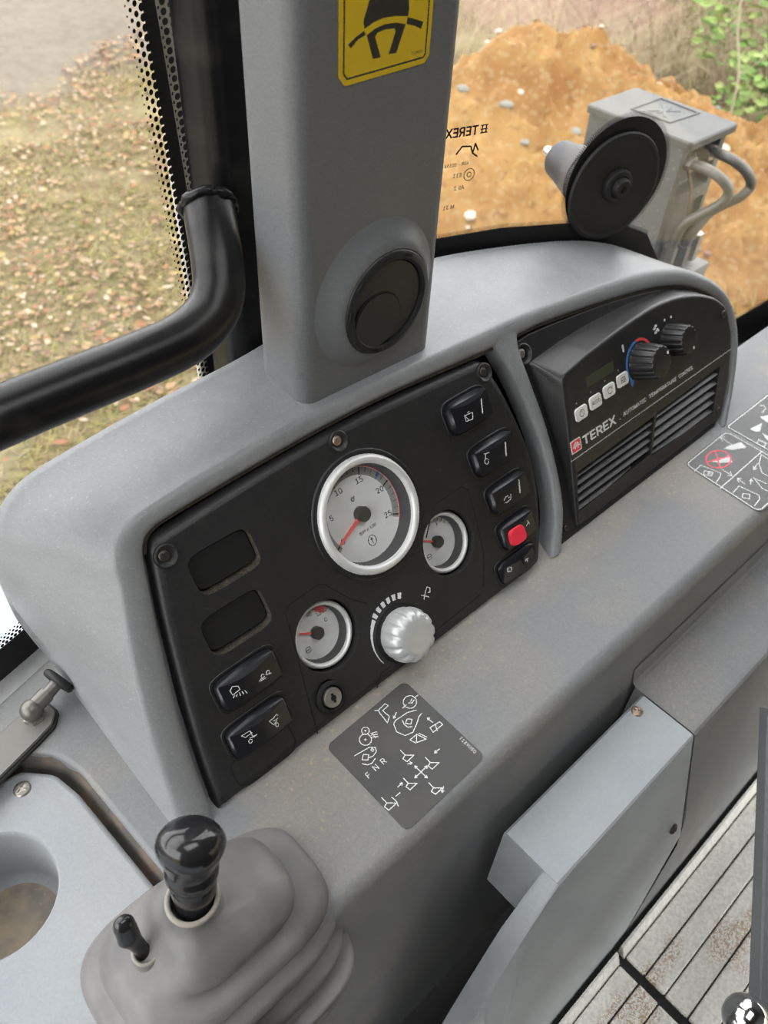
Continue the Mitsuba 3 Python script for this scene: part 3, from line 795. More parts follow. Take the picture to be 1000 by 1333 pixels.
# throttle knob
KN = IP + '__throttle_knob'; kc = (-16, -111)
th = np.linspace(0, 2 * np.pi, 144, endpoint=False); rows = []
for r_, z_, d_ in [(23.5, 1, 0.1), (24.6, 5, 0.5), (24.8, 10, 0.9), (24.0, 16, 1.0), (21.8, 20.5, 0.9), (18.5, 23, 0.55), (14, 24.1, 0.15), (7, 24.4, 0), (0.01, 24.5, 0)]:
    rr = r_ - d_ * 2.0 * (np.abs(np.cos(th * 6)) ** 7)
    rows.append(np.c_[kc[0] + rr * np.cos(th), kc[1] + rr * np.sin(th), np.full(144, z_)])
add(KN + '__cap', PANEL.mesh(strip(rows, True)), 'knob_silver', smooth=60)
add(KN + '__seat', PANEL.mesh(ext(Point(*kc).buffer(27), -0.5, 1.0)), 'seam_black')
labels[KN] = {'label': 'fluted silver knob'}
arc = []
for i, a in enumerate(np.linspace(205, 128, 30)):
    r_ = 32.0; w = 0.6 + 3.6 * (i / 29) ** 1.6; q = math.radians(a); arc.append((a, w))
po = [(kc[0] + (31 + w) * math.cos(math.radians(a)), kc[1] + (31 + w) * math.sin(math.radians(a))) for a, w in arc] + [(kc[0] + 31 * math.cos(math.radians(a)), kc[1] + 31 * math.sin(math.radians(a))) for a, w in arc[::-1]]
add(IP + '__speed_scale', PANEL.mesh(ext(Polygon(po).buffer(0), 0, 0.2)), 'ink_white')
for a in np.linspace(122, 68, 6):
    add(IP + '__speed_scale', PANEL.mesh(ext(wedge(31, 36.5, math.radians(a - 3.2), math.radians(a + 3.2), 6, *kc), 0, 0.2)), 'ink_white')
add(IP + '__speed_symbol', PANEL.mesh(ext(strokes([[(18, -92), (23, -96)], [(19, -97), (24, -91)], [(23, -96), (25, -98)], [(24, -91), (27, -88.5), (29.5, -91), (28, -94.5), (25.5, -93.6)]], 0.9), 0, 0.2)), 'ink_white')

# ignition switch
IG = IP + '__ignition_switch'
add(IG + '__collar', PANEL.mesh(lathe([(13, -8), (13.2, 0.5), (14.4, 2.2), (13.6, 3.6), (11.6, 4.4), (10.2, 3.4), (10, 0)], 40, KY[0], KY[1])), 'matte_black', smooth=45)
add(IG + '__barrel', PANEL.mesh(lathe([(8.8, -8), (8.8, 4.4), (8.2, 5.4), (0, 5.6)], 36, KY[0], KY[1])), 'steel', smooth=40)
add(IG + '__keyhole', PANEL.mesh(ext(rrect(2.4, 9, 1.1, *KY).union(rrect(5, 3.6, 1, *KY)), 5.4, 5.75)), 'seam_black')
# panel screws in their wells
for (u, v) in ((-175, 57), (175, 61), (-2, 70.5)):
    K = add(IP + '__screw', PANEL.mesh(moved(SCREW, u, v, 0.6, 0.4, 0.72)), 'rusty_screw' if u == -2 else 'dark_screw', smooth=25)
    add(IP + '__screw_well', PANEL.mesh(lathe([(4.6, 0.2), (6.2, 0.5), (8.2, 1.7), (9.4, 1.1), (9.8, -0.3)], 28, u + 1.5, v - 1)), 'vent_black', smooth=45)

# ---------------------------------------------------------------- heater panel
HP = 'heater_panel'
hb_o = resample(spline([(229, 70), (222, 62), (229, 28), (229.5, -15), (225, -60), (216, -100), (196, -141.5)], 8).tolist() + spline([(503, -141.5), (540, -105), (568, -60), (573, -20), (559, 3), (519, 27), (468, 44.5), (388, 58.5), (300, 68), (250, 71.5)], 8).tolist(), 200, True)
add(HP + '__base_plate', PANEL.mesh(plate(hb_o, [], -3.5, -10, 1.5)), 'heater_black', smooth=35)
tag(HP, 'black heater and air-conditioning control panel with two ribbed knobs and louvred vents', 'control panel')
face = [(228.5, 2), (234, 40), (239, 76), (243, 120), (246.5, 160), (250, 165)] + spline([(290, 171.5), (350, 177), (407, 179), (450, 175), (490, 165), (525, 150), (546, 134)], 6).tolist() + [(552, 125), (556, 95), (551, 72), (540, 42), (514, 2)]
face = np.array(face)
fc = resample(face, 220, True)
fp = Polygon(fc); fc = fc[::-1] if not fp.exterior.is_ccw else fc
cth, sth = math.cos(tp - th_), math.sin(tp - th_)


def back_of(q):               # the housing spreads upwards from its face back to the base plate
    P = HEAT.p(np.c_[q, np.zeros(len(q))]); d = (P - PO) @ PN
    P = P - np.outer(d + 0.004, PN)
    w = np.clip((q[:, 1] - 60) / 95, 0, 1); w = w * w * (3 - 2 * w)
    v0 = (P - PO) @ PV * 1000; tgt = np.interp(q[:, 0], [236, 300, 326, 400, 480, 520, 548], [45, 50, 51, 49, 41, 27, 6])
    P = P + np.outer(w * np.maximum(tgt - v0, 0) / 1000, PV)
    P[:, 0] -= 0.007 * w * (q[:, 0] < 300)
    return P


vent1 = Polygon([(232, 18), (366, 23), (383, 62), (243, 60)]).buffer(-0.1)
vent2 = Polygon([(368, 20), (497, 16), (522, 66), (388, 63)])
rows = [back_of(fc)]
for a in np.linspace(0, 90, 5):
    d = 4.0 * (1 - math.cos(math.radians(a))); rows.append(HEAT.p(np.c_[offset_loop(fc, d), np.full(len(fc), -4.0 + 4.0 * math.sin(math.radians(a)))]))
inner = Polygon(offset_loop(fc, 4.0)).buffer(0).difference(vent1.buffer(0.2)).difference(vent2.buffer(0.2))
v, f = trimesh.creation.triangulate_polygon(inner, engine='earcut')
v = np.c_[v, np.zeros(len(v))]; tri = v[f]; fl = np.cross(tri[:, 1] - tri[:, 0], tri[:, 2] - tri[:, 0])[:, 2] < 0
f = np.where(fl[:, None], f[:, ::-1], f)
add(HP + '__housing', cat([strip(rows, True), (HEAT.p(v), f)]), 'heater_black', smooth=30)
for vi, (vp_, n_) in enumerate(((vent1, 5), (vent2, 5))):
    q = np.array(vp_.exterior.coords)[:-1]; q = q if Polygon(q).exterior.is_ccw else q[::-1]
    K = HP + '__vent' + ('' if vi == 0 else '_001')
    add(K + '__recess', HEAT.mesh(cat([strip([np.c_[q, np.full(len(q), 0.1)], np.c_[q, np.full(len(q), -11)]][::-1], True), ext(Polygon(q), -12, -11)])), 'seam_black')
    y0, y1 = q[:, 1].min(), q[:, 1].max()
    for i in range(n_):
        pit = (y1 - y0) / n_; yc = y0 + (i + 0.5) * pit
        seg = vp_.buffer(-0.6).intersection(LineString([(0, yc), (900, yc)]))
        if seg.is_empty: continue
        xa, xb = seg.bounds[0], seg.bounds[2]
        sk = 13.0 * pit / 40
        pr = [(yc + pit * 0.50, -9.5), (yc + pit * 0.36, -10.2), (yc - pit * 0.42, -1.6), (yc - pit * 0.30, -0.6)]
        rws2 = [[(x + (y - yc) * 0.3, y, z) for y, z in pr] for x in (xa, xb)]
        h = hull(np.array(rws2).reshape(-1, 3))
        add(K + '__slat', HEAT.mesh(h), 'heater_black')
    labels[K] = {'label': 'louvred vent, ' + ('nearer the emblem' if vi == 0 else 'under the two knobs')}
add(HP + '__seam', HEAT.mesh(ext(LineString([(237, 75.5), (551, 77.5)]).buffer(0.45), -0.1, 0.2)), 'ink_grey')
# emblem and lettering
add(HP + '__emblem', HEAT.mesh(ext(rrect(16.5, 14, 1.6, 248, 88.3), 0, 0.3)), 'ink_white')
add(HP + '__emblem', HEAT.mesh(ext(rrect(13.6, 11.4, 0.8, 248, 88.3), 0.3, 0.5)), 'warn_red')
eb = unary_union([sbox(242.2, 87.2, 253.8, 88.5), sbox(243.6, 89.4, 246.6, 90.5), sbox(249.4, 89.4, 252.4, 90.5), sbox(245, 85, 246.5, 92), sbox(249.5, 85, 251, 92), sbox(247.4, 87.5, 248.6, 92.6)])
add(HP + '__emblem', HEAT.mesh(ext(eb, 0.5, 0.65)), 'ink_white')
add(HP + '__lettering', HEAT.mesh(text('TEREX', 9.3, 259.5, 88.0, 0, 0.4, bold=True, left=True, squeeze=1.42)), 'ink_white')
add(HP + '__lettering', HEAT.mesh(cat([text('.', 6, 323, 87, 0, 0.3, left=True)])), 'ink_white')
for s_, x_, x2 in (('AUTOMATIC', 330, 372), ('TEMPERATURE', 378, 432), ('CONTROL', 437, 467)):
    m = text(s_, 4.2, x_, 87.0, 0, 0.3, left=True); w_ = m.vertices[:, 0].max() - x_
    add(HP + '__lettering', HEAT.mesh(text(s_, 4.2, x_, 87.0, 0, 0.3, left=True, squeeze=(x2 - x_) / w_)), 'ink_white')
add(HP + '__display', HEAT.mesh(ext(sbox(280, 138, 326, 149), 0, 0.3)), 'lcd')
icon = [[oval(4, 4, n=20).tolist(), [(0, 0), (0, 3)]], None, [oval(4, 4, n=16)[2:].tolist(), [(2, 2), (5, 1), (4, 4)]], [[(-5, -3), (-3, 3), (3, 3), (5, -3), (-5, -3)], [(-2, -2), (-2, 1)], [(0, -2), (0, 1)], [(2, -2), (2, 1)]]]
for i in range(4):
    cx, cy = 264 + 24.2 * i, 117.5 + 2.2 * i
    K = HP + '__push_button' + ('' if i == 0 else '_%03d' % i)
    add(K + '__cap', HEAT.mesh(plate(np.array(rrect(19.5, 14, 3.6, cx, cy).exterior.coords)[:-1], [], 1.6, -0.5, 0.8)), 'button_white', smooth=35)
    m = text('AUTO', 4, cx, cy, 1.6, 0.2, squeeze=0.9) if icon[i] is None else ext(strokes([[(cx + a * .9, cy + b * .9) for a, b in l] for l in icon[i]], 0.6), 1.6, 1.8)
    add(K + '__symbol', HEAT.mesh(m), 'dial_ink')
    add(HP + '__indicator_dot', HEAT.mesh(ext(Point(cx - 4, cy + 12).buffer(0.7), 0, 0.3)), 'ink_grey')


def ribbed_knob(key, cu, cv, R, H, mark, label):
    th = np.linspace(0, 2 * np.pi, 160, endpoint=False); rows = []
    for r_, z_, d_ in [(1.0, 0, 0.3), (0.99, 3, 1), (0.95, H * 0.55, 1), (0.90, H * 0.9, 1), (0.84, H * 0.985, 0.5), (0.76, H, 0), (0.0005, H + 0.3, 0)]:
        rr = R * r_ - d_ * R * 0.075 * (np.cos(th * 16) < -0.25)
        rows.append(np.c_[cu + rr * np.cos(th), cv + rr * np.sin(th), np.full(160, z_)])
    add(key + '__grip', HEAT.mesh(strip(rows, True)), 'heater_black', smooth=38)
    q = math.radians(mark); add(key + '__pointer', HEAT.mesh(ext(Point(cu + R * .66 * math.cos(q), cv + R * .66 * math.sin(q)).buffer(1.5), H, H + 0.45)), 'ink_white')
    labels[key] = {'label': label}


ribbed_knob(HP + '__dial_knob', 371, 131, 20, 27, 28, 'ribbed black temperature knob')
ribbed_knob(HP + '__dial_knob_001', 428, 134, 18, 25, -62, 'ribbed black fan knob, the farther one')
add(HP + '__cold_arc', HEAT.mesh(ext(wedge(22, 25, math.radians(98), math.radians(222), 30, 371, 131).union(Polygon([(349, 118), (357, 115), (352, 109)])), 0, 0.25)), 'ink_blue')
add(HP + '__warm_arc', HEAT.mesh(ext(wedge(22, 25, math.radians(20), math.radians(96), 24, 371, 131), 0, 0.25)), 'ink_red')
add(HP + '__symbol', HEAT.mesh(ext(rrect(2.6, 8, 1, 346, 155), 0, 0.25)), 'ink_white')
add(HP + '__symbol', HEAT.mesh(ext(unary_union([Polygon(oval(2.4, 1.5, n=12, cu=406 + dx, cv=154 + dy)) for dx, dy in ((-2.6, 1.5), (2.6, -1.2), (0.6, 3.6), (-.6, -3.4))]), 0, 0.25)), 'ink_white')
for a in (135, 100, 70): add(HP + '__symbol', HEAT.mesh(ext(Point(428 + 24.5 * math.cos(math.radians(a)), 134 + 24.5 * math.sin(math.radians(a))).buffer(1.4), 0, 0.25)), 'ink_white')
for (u, v, z) in ((232, 58, -2.5), (214, -128, -2.5)):
    add(HP + '__screw', PANEL.mesh(moved(SCREW, u, v, z + 1, 0.3, 0.8 if v > 0 else 0.55)), 'steel' if v > 0 else 'dark_screw', smooth=25)
    if v > 0: add(HP + '__screw_well', PANEL.mesh(lathe([(5.4, z + 0.3), (7.2, z + 0.5), (9.6, z + 3.6), (11, z + 3), (11.6, z)], 28, u + 1.5, v - 1.5)), 'vent_black', smooth=45)
for (u, w) in ((540, 124), (509, 14)): add(HP + '__screw', HEAT.mesh(moved(SCREW, u, w, 0.4, 0.5, 0.75)), 'dark_screw', smooth=25)

# ---------------------------------------------------------------- pillar, vent, sticker, post, rail
pl = resample(np.array(Polygon([(323, 0), (471, 0), (471, -62), (323, -62)]).buffer(-13).buffer(13, quad_segs=8).exterior.coords)[:-1], 120, True)
pl = pl if Polygon(pl).exterior.is_ccw else pl[::-1]
PL = Frame([0, 0.417, CZ], [1, 0, 0], [0, 1, 0], [0, 0, 1])
cx_, cz_, cr_ = 400.5, -344.5, 40.4
pl2 = [(a, -b) for a, b in pl]; pl2 = np.array(pl2); pl2 = pl2 if Polygon(pl2).exterior.is_ccw else pl2[::-1]
add('pillar__cover', PL.mesh(strip([np.c_[pl2, np.full(len(pl2), z)] for z in (-421, -300, 0, 680)], True)), 'pillar_plastic', smooth=40)
# swelling of the cover round the vent, fading towards its right edge
n_ = 96; t = np.linspace(0, 2 * np.pi, n_, endpoint=False)
out = 18 + 5 * np.cos(t - 2.3); out = np.minimum(out, np.where(np.cos(t) > 0, (64.0 - cr_ * np.cos(t)) / np.maximum(np.cos(t), 1e-3), 99)); out = np.maximum(out, 6)
zl = (-412 - cz_)
out = np.minimum(out, np.where(np.sin(t) < -0.2, (-zl - cr_ * -np.sin(t)) / np.maximum(-np.sin(t), 1e-3), 99)); out = np.maximum(out, 6)
rows = []
for w, h in [(1, -0.5), (0.85, 0.9), (0.6, 3.8), (0.35, 8), (0.15, 11), (0.0, 12), (-0.06, 11.5), (-0.1, 6)]:
    R = cr_ + 4.6 + out * w; hh = h * (1 - 0.30 * (np.cos(t - 5.6) > 0) * np.cos(t - 5.6))
    rows.append(np.c_[cx_ + R * np.cos(t), cz_ + R * np.sin(t), hh])
add('pillar__vent_surround', FACE.mesh(strip(rows[::-1], True)[0:0] if False else strip(rows, True)), 'pillar_plastic', smooth=60)
add('pillar__air_vent__ring', FACE.mesh(lathe([(44.6, 5), (44.4, 11), (43, 13.4), (38, 15), (36.2, 13.6), (35.8, 9)], 64, cx_, cz_)), 'vent_black', smooth=45)
for a in (65, 100, 140, 175, 215, 250):
    q = math.radians(a); m = ext(rrect(8, 2.2, 0.8), 13.2, 14.9)
    add('pillar__air_vent__notch', FACE.mesh(moved(m, cx_ + 41 * math.cos(q), cz_ + 41 * math.sin(q), 0, q + math.pi / 2)), 'seam_black')
add('pillar__air_vent__louvre', FACE.mesh(lathe([(35.9, 9.5), (35.0, 11.5), (20, 12.6), (0, 12.8)], 56, cx_, cz_)), 'vent_black', smooth=50)
ccx, ccz = cx_ - 12, cz_ - 11
add('pillar__air_vent__flap', FACE.mesh(ext(Point(ccx, ccz).buffer(23.5, quad_segs=20), 12.4, 14.2)), 'vent_black')
add('pillar__air_vent__flap_seam', FACE.mesh(ext(Point(ccx, ccz).buffer(24.8, quad_segs=20).difference(Point(ccx, ccz).buffer(23.4, quad_segs=20)), 12.4, 13.2)), 'seam_black')
labels['pillar__air_vent'] = {'label': 'round black swivelling air vent'}
tag('pillar', 'broad dark grey plastic pillar with a round air vent, standing on the dashboard', 'pillar')

so = Polygon([(357, -174), (362, -180), (433, -178.5), (437, -174), (437, -40), (357, -40)]).buffer(-3).buffer(3)
add('warning_sticker__sheet', FACE.mesh(ext(so, 0.3, 0.8)), 'sticker_yellow')
ins = so.buffer(-3.4)
add('warning_sticker__border', FACE.mesh(ext(ins.difference(ins.buffer(-1.1)), 0.8, 0.95)), 'sticker_black')
DS = dict(body=[[381.0,-134.5],[378.5,-140.8],[376.5,-145.1],[377.4,-149.9],[384.8,-147.3],[392.8,-146.0],[402.7,-146.3],[414.6,-148.0],[415.3,-143.6],[414.2,-138.7],[412.5,-126],[408,-112],[402,-106],[392,-106],[386,-112],[382.5,-124]],
 beltL=[[364.3,-156.6],[370.8,-153.2],[377.3,-151.0],[378.7,-153.1],[372.4,-155.0],[366.5,-158.9]], beltR=[[414.3,-148.6],[421.7,-150.7],[428.9,-153.2],[427.2,-157.0],[420.7,-154.3],[413.8,-152.4]],
 legs=[[379.5,-153.7],[385.5,-168.0],[392.2,-168.2],[386.5,-155.6],[388.4,-153.5],[394.9,-152.7],[402.9,-153.2],[404.3,-155.0],[399.2,-167.4],[405.7,-167.8],[412.9,-152.3],[404.6,-150.2],[394.7,-149.7],[386.6,-150.9]])
for k_, q in DS.items(): add('warning_sticker__pictogram', FACE.mesh(ext(Polygon(q).buffer(0), 0.8, 0.97)), 'sticker_black')
add('warning_sticker__pictogram', FACE.mesh(ext(Point(396, -92).buffer(10), 0.8, 0.97)), 'sticker_black')
add('warning_sticker__lettering', FACE.mesh(text('T139059', 1.7, 425, -170.5, 0.8, 0.15)), 'sticker_black')
tag('warning_sticker', 'yellow and black seat belt warning sticker high on the grey pillar', 'sticker')

post = resample(rrect(50, 50, 15, 0, 0).exterior.coords[:-1], 60, True)
PF = Frame([0.345, 0.533, 0], [1, 0, 0], [0, 1, 0], [0, 0, 1])
add('window_post__tube', PF.mesh(strip([np.c_[post, np.full(60, z)] for z in (520, 900, 1300, 1825)], True)), 'rail_black', smooth=40)
add('window_post__rubber_seal', WIN1.mesh(cat([rbox(30, 5, -5, 24, 1290, 6, 2)])), 'seal_grey')
add('window_post__cover_strip', PF.mesh(ext(sbox(20, -30, 36, 18), 690, 1820)), 'matte_black')
tag('window_post', 'black window post standing in the gap between the side pane and the grey pillar', 'post')
tip = Frame([0, 0, CZ], [1, 0, 0], [0, 1, 0], [0, 0, 1])
rail = spline([(-500, 445, -352), (-250, 446, -344), (-50, 449, -338), (106, 450, -336.8), (158, 450.5, -337.6), (205, 451, -338.5), (243, 453, -338), (270, 459, -332), (286, 468, -320), (296, 482, -304), (304, 497, -290), (312, 512, -279)], 8)
add('grab_rail__tube', tip.mesh(tube(rail, 19.5, 24)), 'rail_black', smooth=50)
ring = tube(rail[-4:], 21.5, 20)
d_ = rail[-1] - rail[-3]; d_ /= np.linalg.norm(d_)
bead = [rail[-1] + 0 * d_]
tt_ = np.linspace(0, 2 * np.pi, 40); aa = np.cross(d_, [1, 0, 0]); aa /= np.linalg.norm(aa); bb = np.cross(d_, aa)
rg = np.random.RandomState(3)
wb = np.array([rail[-1] - d_ * 1.5 + 19.5 * (math.cos(a) * aa + math.sin(a) * bb) for a in tt_]); wb += rg.normal(0, 0.5, wb.shape); wb[-1] = wb[0]
add('grab_rail__weld', tip.mesh(tube(wb, np.r_[rg.uniform(2.6, 4.2, 39), 3.0], 8, False)), 'rail_black', smooth=50)
tag('grab_rail', 'thick black bent grab rail running across the side pane to the window post', 'handrail')

# ---------------------------------------------------------------- stickers on the ledge
def plan(px): return px


DA = [[[296.7,236.4],[294.6,234.9],[292.0,234.3],[289.6,234.8],[287.6,236.2],[286.4,238.3],[286.2,240.7],[287.1,243.1],[288.9,244.9],[291.3,246.0],[293.9,246.1],[296.2,245.2],[297.9,243.4],[298.5,241.0],[298.2,238.6],[296.7,236.4]],[[283.0,240.1],[288.1,240.2]],[[298.2,240.7],[302.7,240.6]],[[290.4,240.7],[293.6,237.9]],[[293.0,240.2],[296.0,241.4]],[[293.3,238.6],[296.8,239.3]],[[263.4,254.3],[266.1,252.4],[274.8,253.3],[275.7,250.0],[268.6,249.7],[269.3,241.7],[263.9,238.4],[265.1,248.8],[266.1,252.4]],[[291.3,230.9],[283.2,234.3],[270.7,235.6],[267.0,234.0],[264.0,227.0],[266.9,219.8],[273.9,217.7],[282.1,221.3],[288.4,225.0],[292.5,225.6]],[[275.1,231.8],[273.4,227.7],[274.2,223.8],[277.4,221.8]],[[279.1,230.0],[281.9,226.8],[278.0,224.2],[275.1,227.9],[279.1,230.0]],[[288.1,211.2],[298.2,209.7],[298.1,206.1],[286.8,206.4],[288.1,211.2]],[[293.8,211.1],[290.5,204.8]],[[267.1,214.2],[275.1,214.2],[278.1,205.7],[268.9,209.1],[267.1,214.2]],[[277.0,213.8],[279.9,206.5]],[[275.1,214.2],[269.6,209.0]],[[247.2,243.0],[246.1,242.1],[244.7,241.8],[243.4,242.0],[242.3,242.8],[241.6,244.0],[241.5,245.3],[241.9,246.7],[242.9,247.7],[244.1,248.3],[245.5,248.4],[246.8,247.8],[247.7,246.9],[248.1,245.6],[247.9,244.2],[247.2,243.0]],[[243.2,235.6],[241.4,234.3],[239.3,233.8],[237.2,234.2],[235.4,235.5],[234.4,237.3],[234.2,239.4],[234.8,241.5],[236.3,243.2],[238.3,244.1],[240.4,244.1],[242.4,243.3],[243.9,241.7],[244.5,239.7],[244.3,237.5],[243.2,235.6]],[[246.5,240.5],[251.7,237.8]],[[245.7,238.9],[250.6,235.9]],[[244.7,237.3],[249.4,234.1]],[[247.7,240.4],[246.7,234.4]],[[245.1,244.8],[244.5,244.6],[244.2,245.1],[244.7,245.6],[245.2,245.4],[245.1,244.8]],[[239.7,238.7],[239.1,238.5],[238.8,239.0],[239.2,239.5],[239.8,239.3],[239.7,238.7]],[[222.6,234.1],[237.4,231.6],[240.7,228.1],[238.9,225.0],[233.9,223.7],[229.8,225.5]],[[238.2,227.5],[237.2,227.1],[236.4,227.5],[236.2,228.5],[236.9,229.3],[237.9,229.3],[238.5,228.5],[238.2,227.5]],[[229.1,230.2],[232.2,227.0],[228.6,223.9],[225.2,227.3],[229.1,230.2]],[[222.9,224.8],[225.6,220.9],[229.4,219.7],[234.3,221.1]],[[276.7,240.7],[270.8,238.0]],[[272.3,240.2],[270.8,238.0],[273.2,237.6]],[[293.2,212.8],[292.7,219.3]],[[294.4,217.6],[292.7,219.3],[291.4,217.0]],[[254.0,187.7],[253.9,194.8]],[[255.5,192.9],[253.9,194.8],[252.4,192.7]],[[254.0,187.7],[261.6,188.1]],[[259.4,186.5],[261.6,188.1],[259.5,189.4]],[[254.0,187.7],[246.7,187.4]],[[248.9,188.9],[246.7,187.4],[248.8,186.1]],[[254.0,187.7],[254.4,180.7]],[[252.7,182.6],[254.4,180.7],[255.7,182.9]],[[254.7,213.0],[254.6,206.9]],[[254.6,206.9],[260.1,202.1],[251.8,201.7],[251.0,205.9],[254.6,206.9]],[[265.8,194.5],[265.7,188.5]],[[265.7,188.5],[271.1,183.7],[262.8,183.4],[262.1,187.6],[265.7,188.5]],[[239.6,193.5],[239.6,187.6]],[[239.6,187.6],[244.9,182.9],[236.9,182.7],[236.2,186.8],[239.6,187.6]],[[252.3,177.1],[252.2,171.3]],[[252.2,171.3],[257.5,166.6],[249.5,166.5],[248.7,170.5],[252.2,171.3]],[[215.4,193.3],[215.5,187.0]],[[215.5,187.0],[221.2,181.9],[212.7,181.6],[211.9,186.0],[215.5,187.0]],[[221.7,188.0],[222.1,182.8],[220.5,179.0]],[[224.4,186.4],[229.5,186.2]],[[280.3,192.1],[274.4,192.3]],[[276.6,193.6],[274.4,192.3],[276.3,190.9]],[[259.3,167.0],[254.5,164.1]],[[255.5,166.2],[254.5,164.1],[256.9,164.1]],[[250.4,200.2],[254.3,198.3]],[[251.9,198.0],[254.3,198.3],[253.2,200.4]],[[230.6,190.8],[236.2,191.0]],[[234.3,189.6],[236.2,191.0],[234.3,192.3]]]
DB = [[[749.8,241.9],[764.8,243.1],[771.3,220.7],[766.6,217.8],[752.0,215.1]],[[762.2,228.2],[758.0,228.8],[762.1,231.2],[762.2,228.2]],[[760.1,235.1],[765.4,227.2],[758.2,224.8],[753.1,231.8],[760.1,235.1]],[[752.3,193.6],[768.1,195.0],[772.1,172.2],[767.1,168.5],[752.2,166.8]],[[760.1,185.5],[765.1,179.8],[758.0,176.1],[753.7,182.9],[760.1,185.5]],[[838.6,206.2],[837.4,196.6]],[[838.6,206.2],[821.2,199.6],[809.3,189.0],[810.0,181.6]],[[794.3,191.4],[785.3,175.7],[786.2,168.5]],[[794.0,188.3],[795.1,184.0],[796.6,176.2]],[[923.2,255.3],[928.6,252.9],[925.1,247.8],[912.5,246.2]],[[904.0,241.4],[905.9,234.0]],[[862.5,222.5],[849.0,219.1]],[[848.4,217.7],[847.7,202.2]],[[861.9,222.2],[863.4,210.8]],[[853.0,219.3],[854.4,210.9],[861.2,212.6],[859.8,221.0]],[[826.9,237.3],[828.8,255.1]],[[833.6,251.5],[828.8,255.1],[823.2,249.4]],[[777.9,223.6],[777.5,209.4]],[[772.8,212.7],[777.5,209.4],[782.5,214.7]],[[776.0,191.8],[778.4,203.0]],[[781.7,199.6],[778.4,203.0],[773.4,198.6]],[[819.8,200.8],[806.4,198.2]],[[812.2,201.7],[806.4,198.2],[811.9,196.8]],[[780.8,187.7],[789.8,191.8]],[[787.1,188.6],[789.8,191.8],[784.9,191.5]]]
da = Polygon([(303.5, 259), (304, 162), (211.5, 160), (210.5, 256)]).buffer(-6).buffer(6, quad_segs=6)
add('lever_diagram_sticker__sheet', LEDGE.mesh(ext(da, 0.15, 0.5)), 'decal_dark')
for q in strokes(DA, 0.8).geoms: add('lever_diagram_sticker__pictogram', LEDGE.mesh(ext(q, 0.5, 0.62)), 'ink_white')
for c_, (x_, y_) in zip('FNR', ((220, 214), (229, 215), (237.5, 215))): add('lever_diagram_sticker__letter', LEDGE.mesh(text(c_, 5.2, x_, y_, 0.5, 0.12)), 'ink_white')
add('lever_diagram_sticker__lettering', LEDGE.mesh(text('T139050', 3.0, 300.5, 179, 0.5, 0.12, rot=-math.pi / 2)), 'ink_white')
tag('lever_diagram_sticker', 'dark square sticker with white lever diagrams on the ledge below the gauges', 'sticker')
db = Polygon([(751, 257), (846, 258), (846, 156), (746, 157)]).buffer(-9).buffer(9, quad_segs=6)
add('bucket_warning_sticker__sheet', LEDGE.mesh(ext(db, 0.15, 0.5)), 'decal_grey')
ed = db.buffer(-1.6)
add('bucket_warning_sticker__border', LEDGE.mesh(ext(ed.difference(ed.buffer(-1.2)).union(LineString([(747, 207), (845, 208.5)]).buffer(0.6)), 0.5, 0.62)), 'ink_white')
inb = sbox(748, 159, 844.5, 255)
sb = strokes(DB, 1.0)
for q in sb.intersection(inb).geoms: add('bucket_warning_sticker__pictogram', LEDGE.mesh(ext(q, 0.5, 0.62)), 'ink_white')
FL = [[[821.3,240.2],[840.2,233.6],[836.3,224.2],[819.3,232.8],[812.6,241.2]],[[779.9,239.1],[789.0,233.3],[806.2,231.3],[799.4,221.2],[786.8,229.9]]]
add('bucket_warning_sticker__pictogram', LEDGE.mesh(ext(Polygon(FL[0]).buffer(0), 0.5, 0.62)), 'ink_white')
add('bucket_warning_sticker__pictogram', LEDGE.mesh(ext(Polygon(FL[1]).buffer(0), 0.5, 0.62)), 'ink_white')
rd = oval(18, 12.6, n=36, cu=790.4, cv=235.1)
add('bucket_warning_sticker__red_ban', LEDGE.mesh(ext(strokes([rd.tolist() + [rd[0].tolist()], [(776, 240.7), (805, 229.6)], [(800, 245), (778.4, 225)]], 1.8), 0.62, 0.75)), 'warn_red')
tag('bucket_warning_sticker', 'grey sticker with bucket pictograms and a red crossed circle on the ledge', 'sticker')
dc = Polygon([(851, 262), (960, 262), (960, 160), (851, 160)]).buffer(-5).buffer(5, quad_segs=5)
add('arm_warning_sticker__sheet', LEDGE.mesh(ext(dc, 0.15, 0.5)), 'decal_grey')
ed = dc.buffer(-1.4); add('arm_warning_sticker__border', LEDGE.mesh(ext(ed.difference(ed.buffer(-1.3)), 0.5, 0.62)), 'ink_white')
_g = sb.intersection(sbox(853, 165, 955, 258))
for q in getattr(_g, 'geoms', [_g]): add('arm_warning_sticker__pictogram', LEDGE.mesh(ext(q, 0.5, 0.62)), 'ink_white')
for q in ([(871, 239.8), (894, 236), (877, 229), (872, 233)], [(876, 226), (877, 218), (868, 214)], [(900, 232), (914, 226), (921, 236), (903, 244)]): add('arm_warning_sticker__pictogram', LEDGE.mesh(ext(Polygon(q), 0.5, 0.62)), 'ink_white')
tag('arm_warning_sticker', 'grey sticker with white arm pictograms at the right edge, farthest along the ledge', 'sticker')

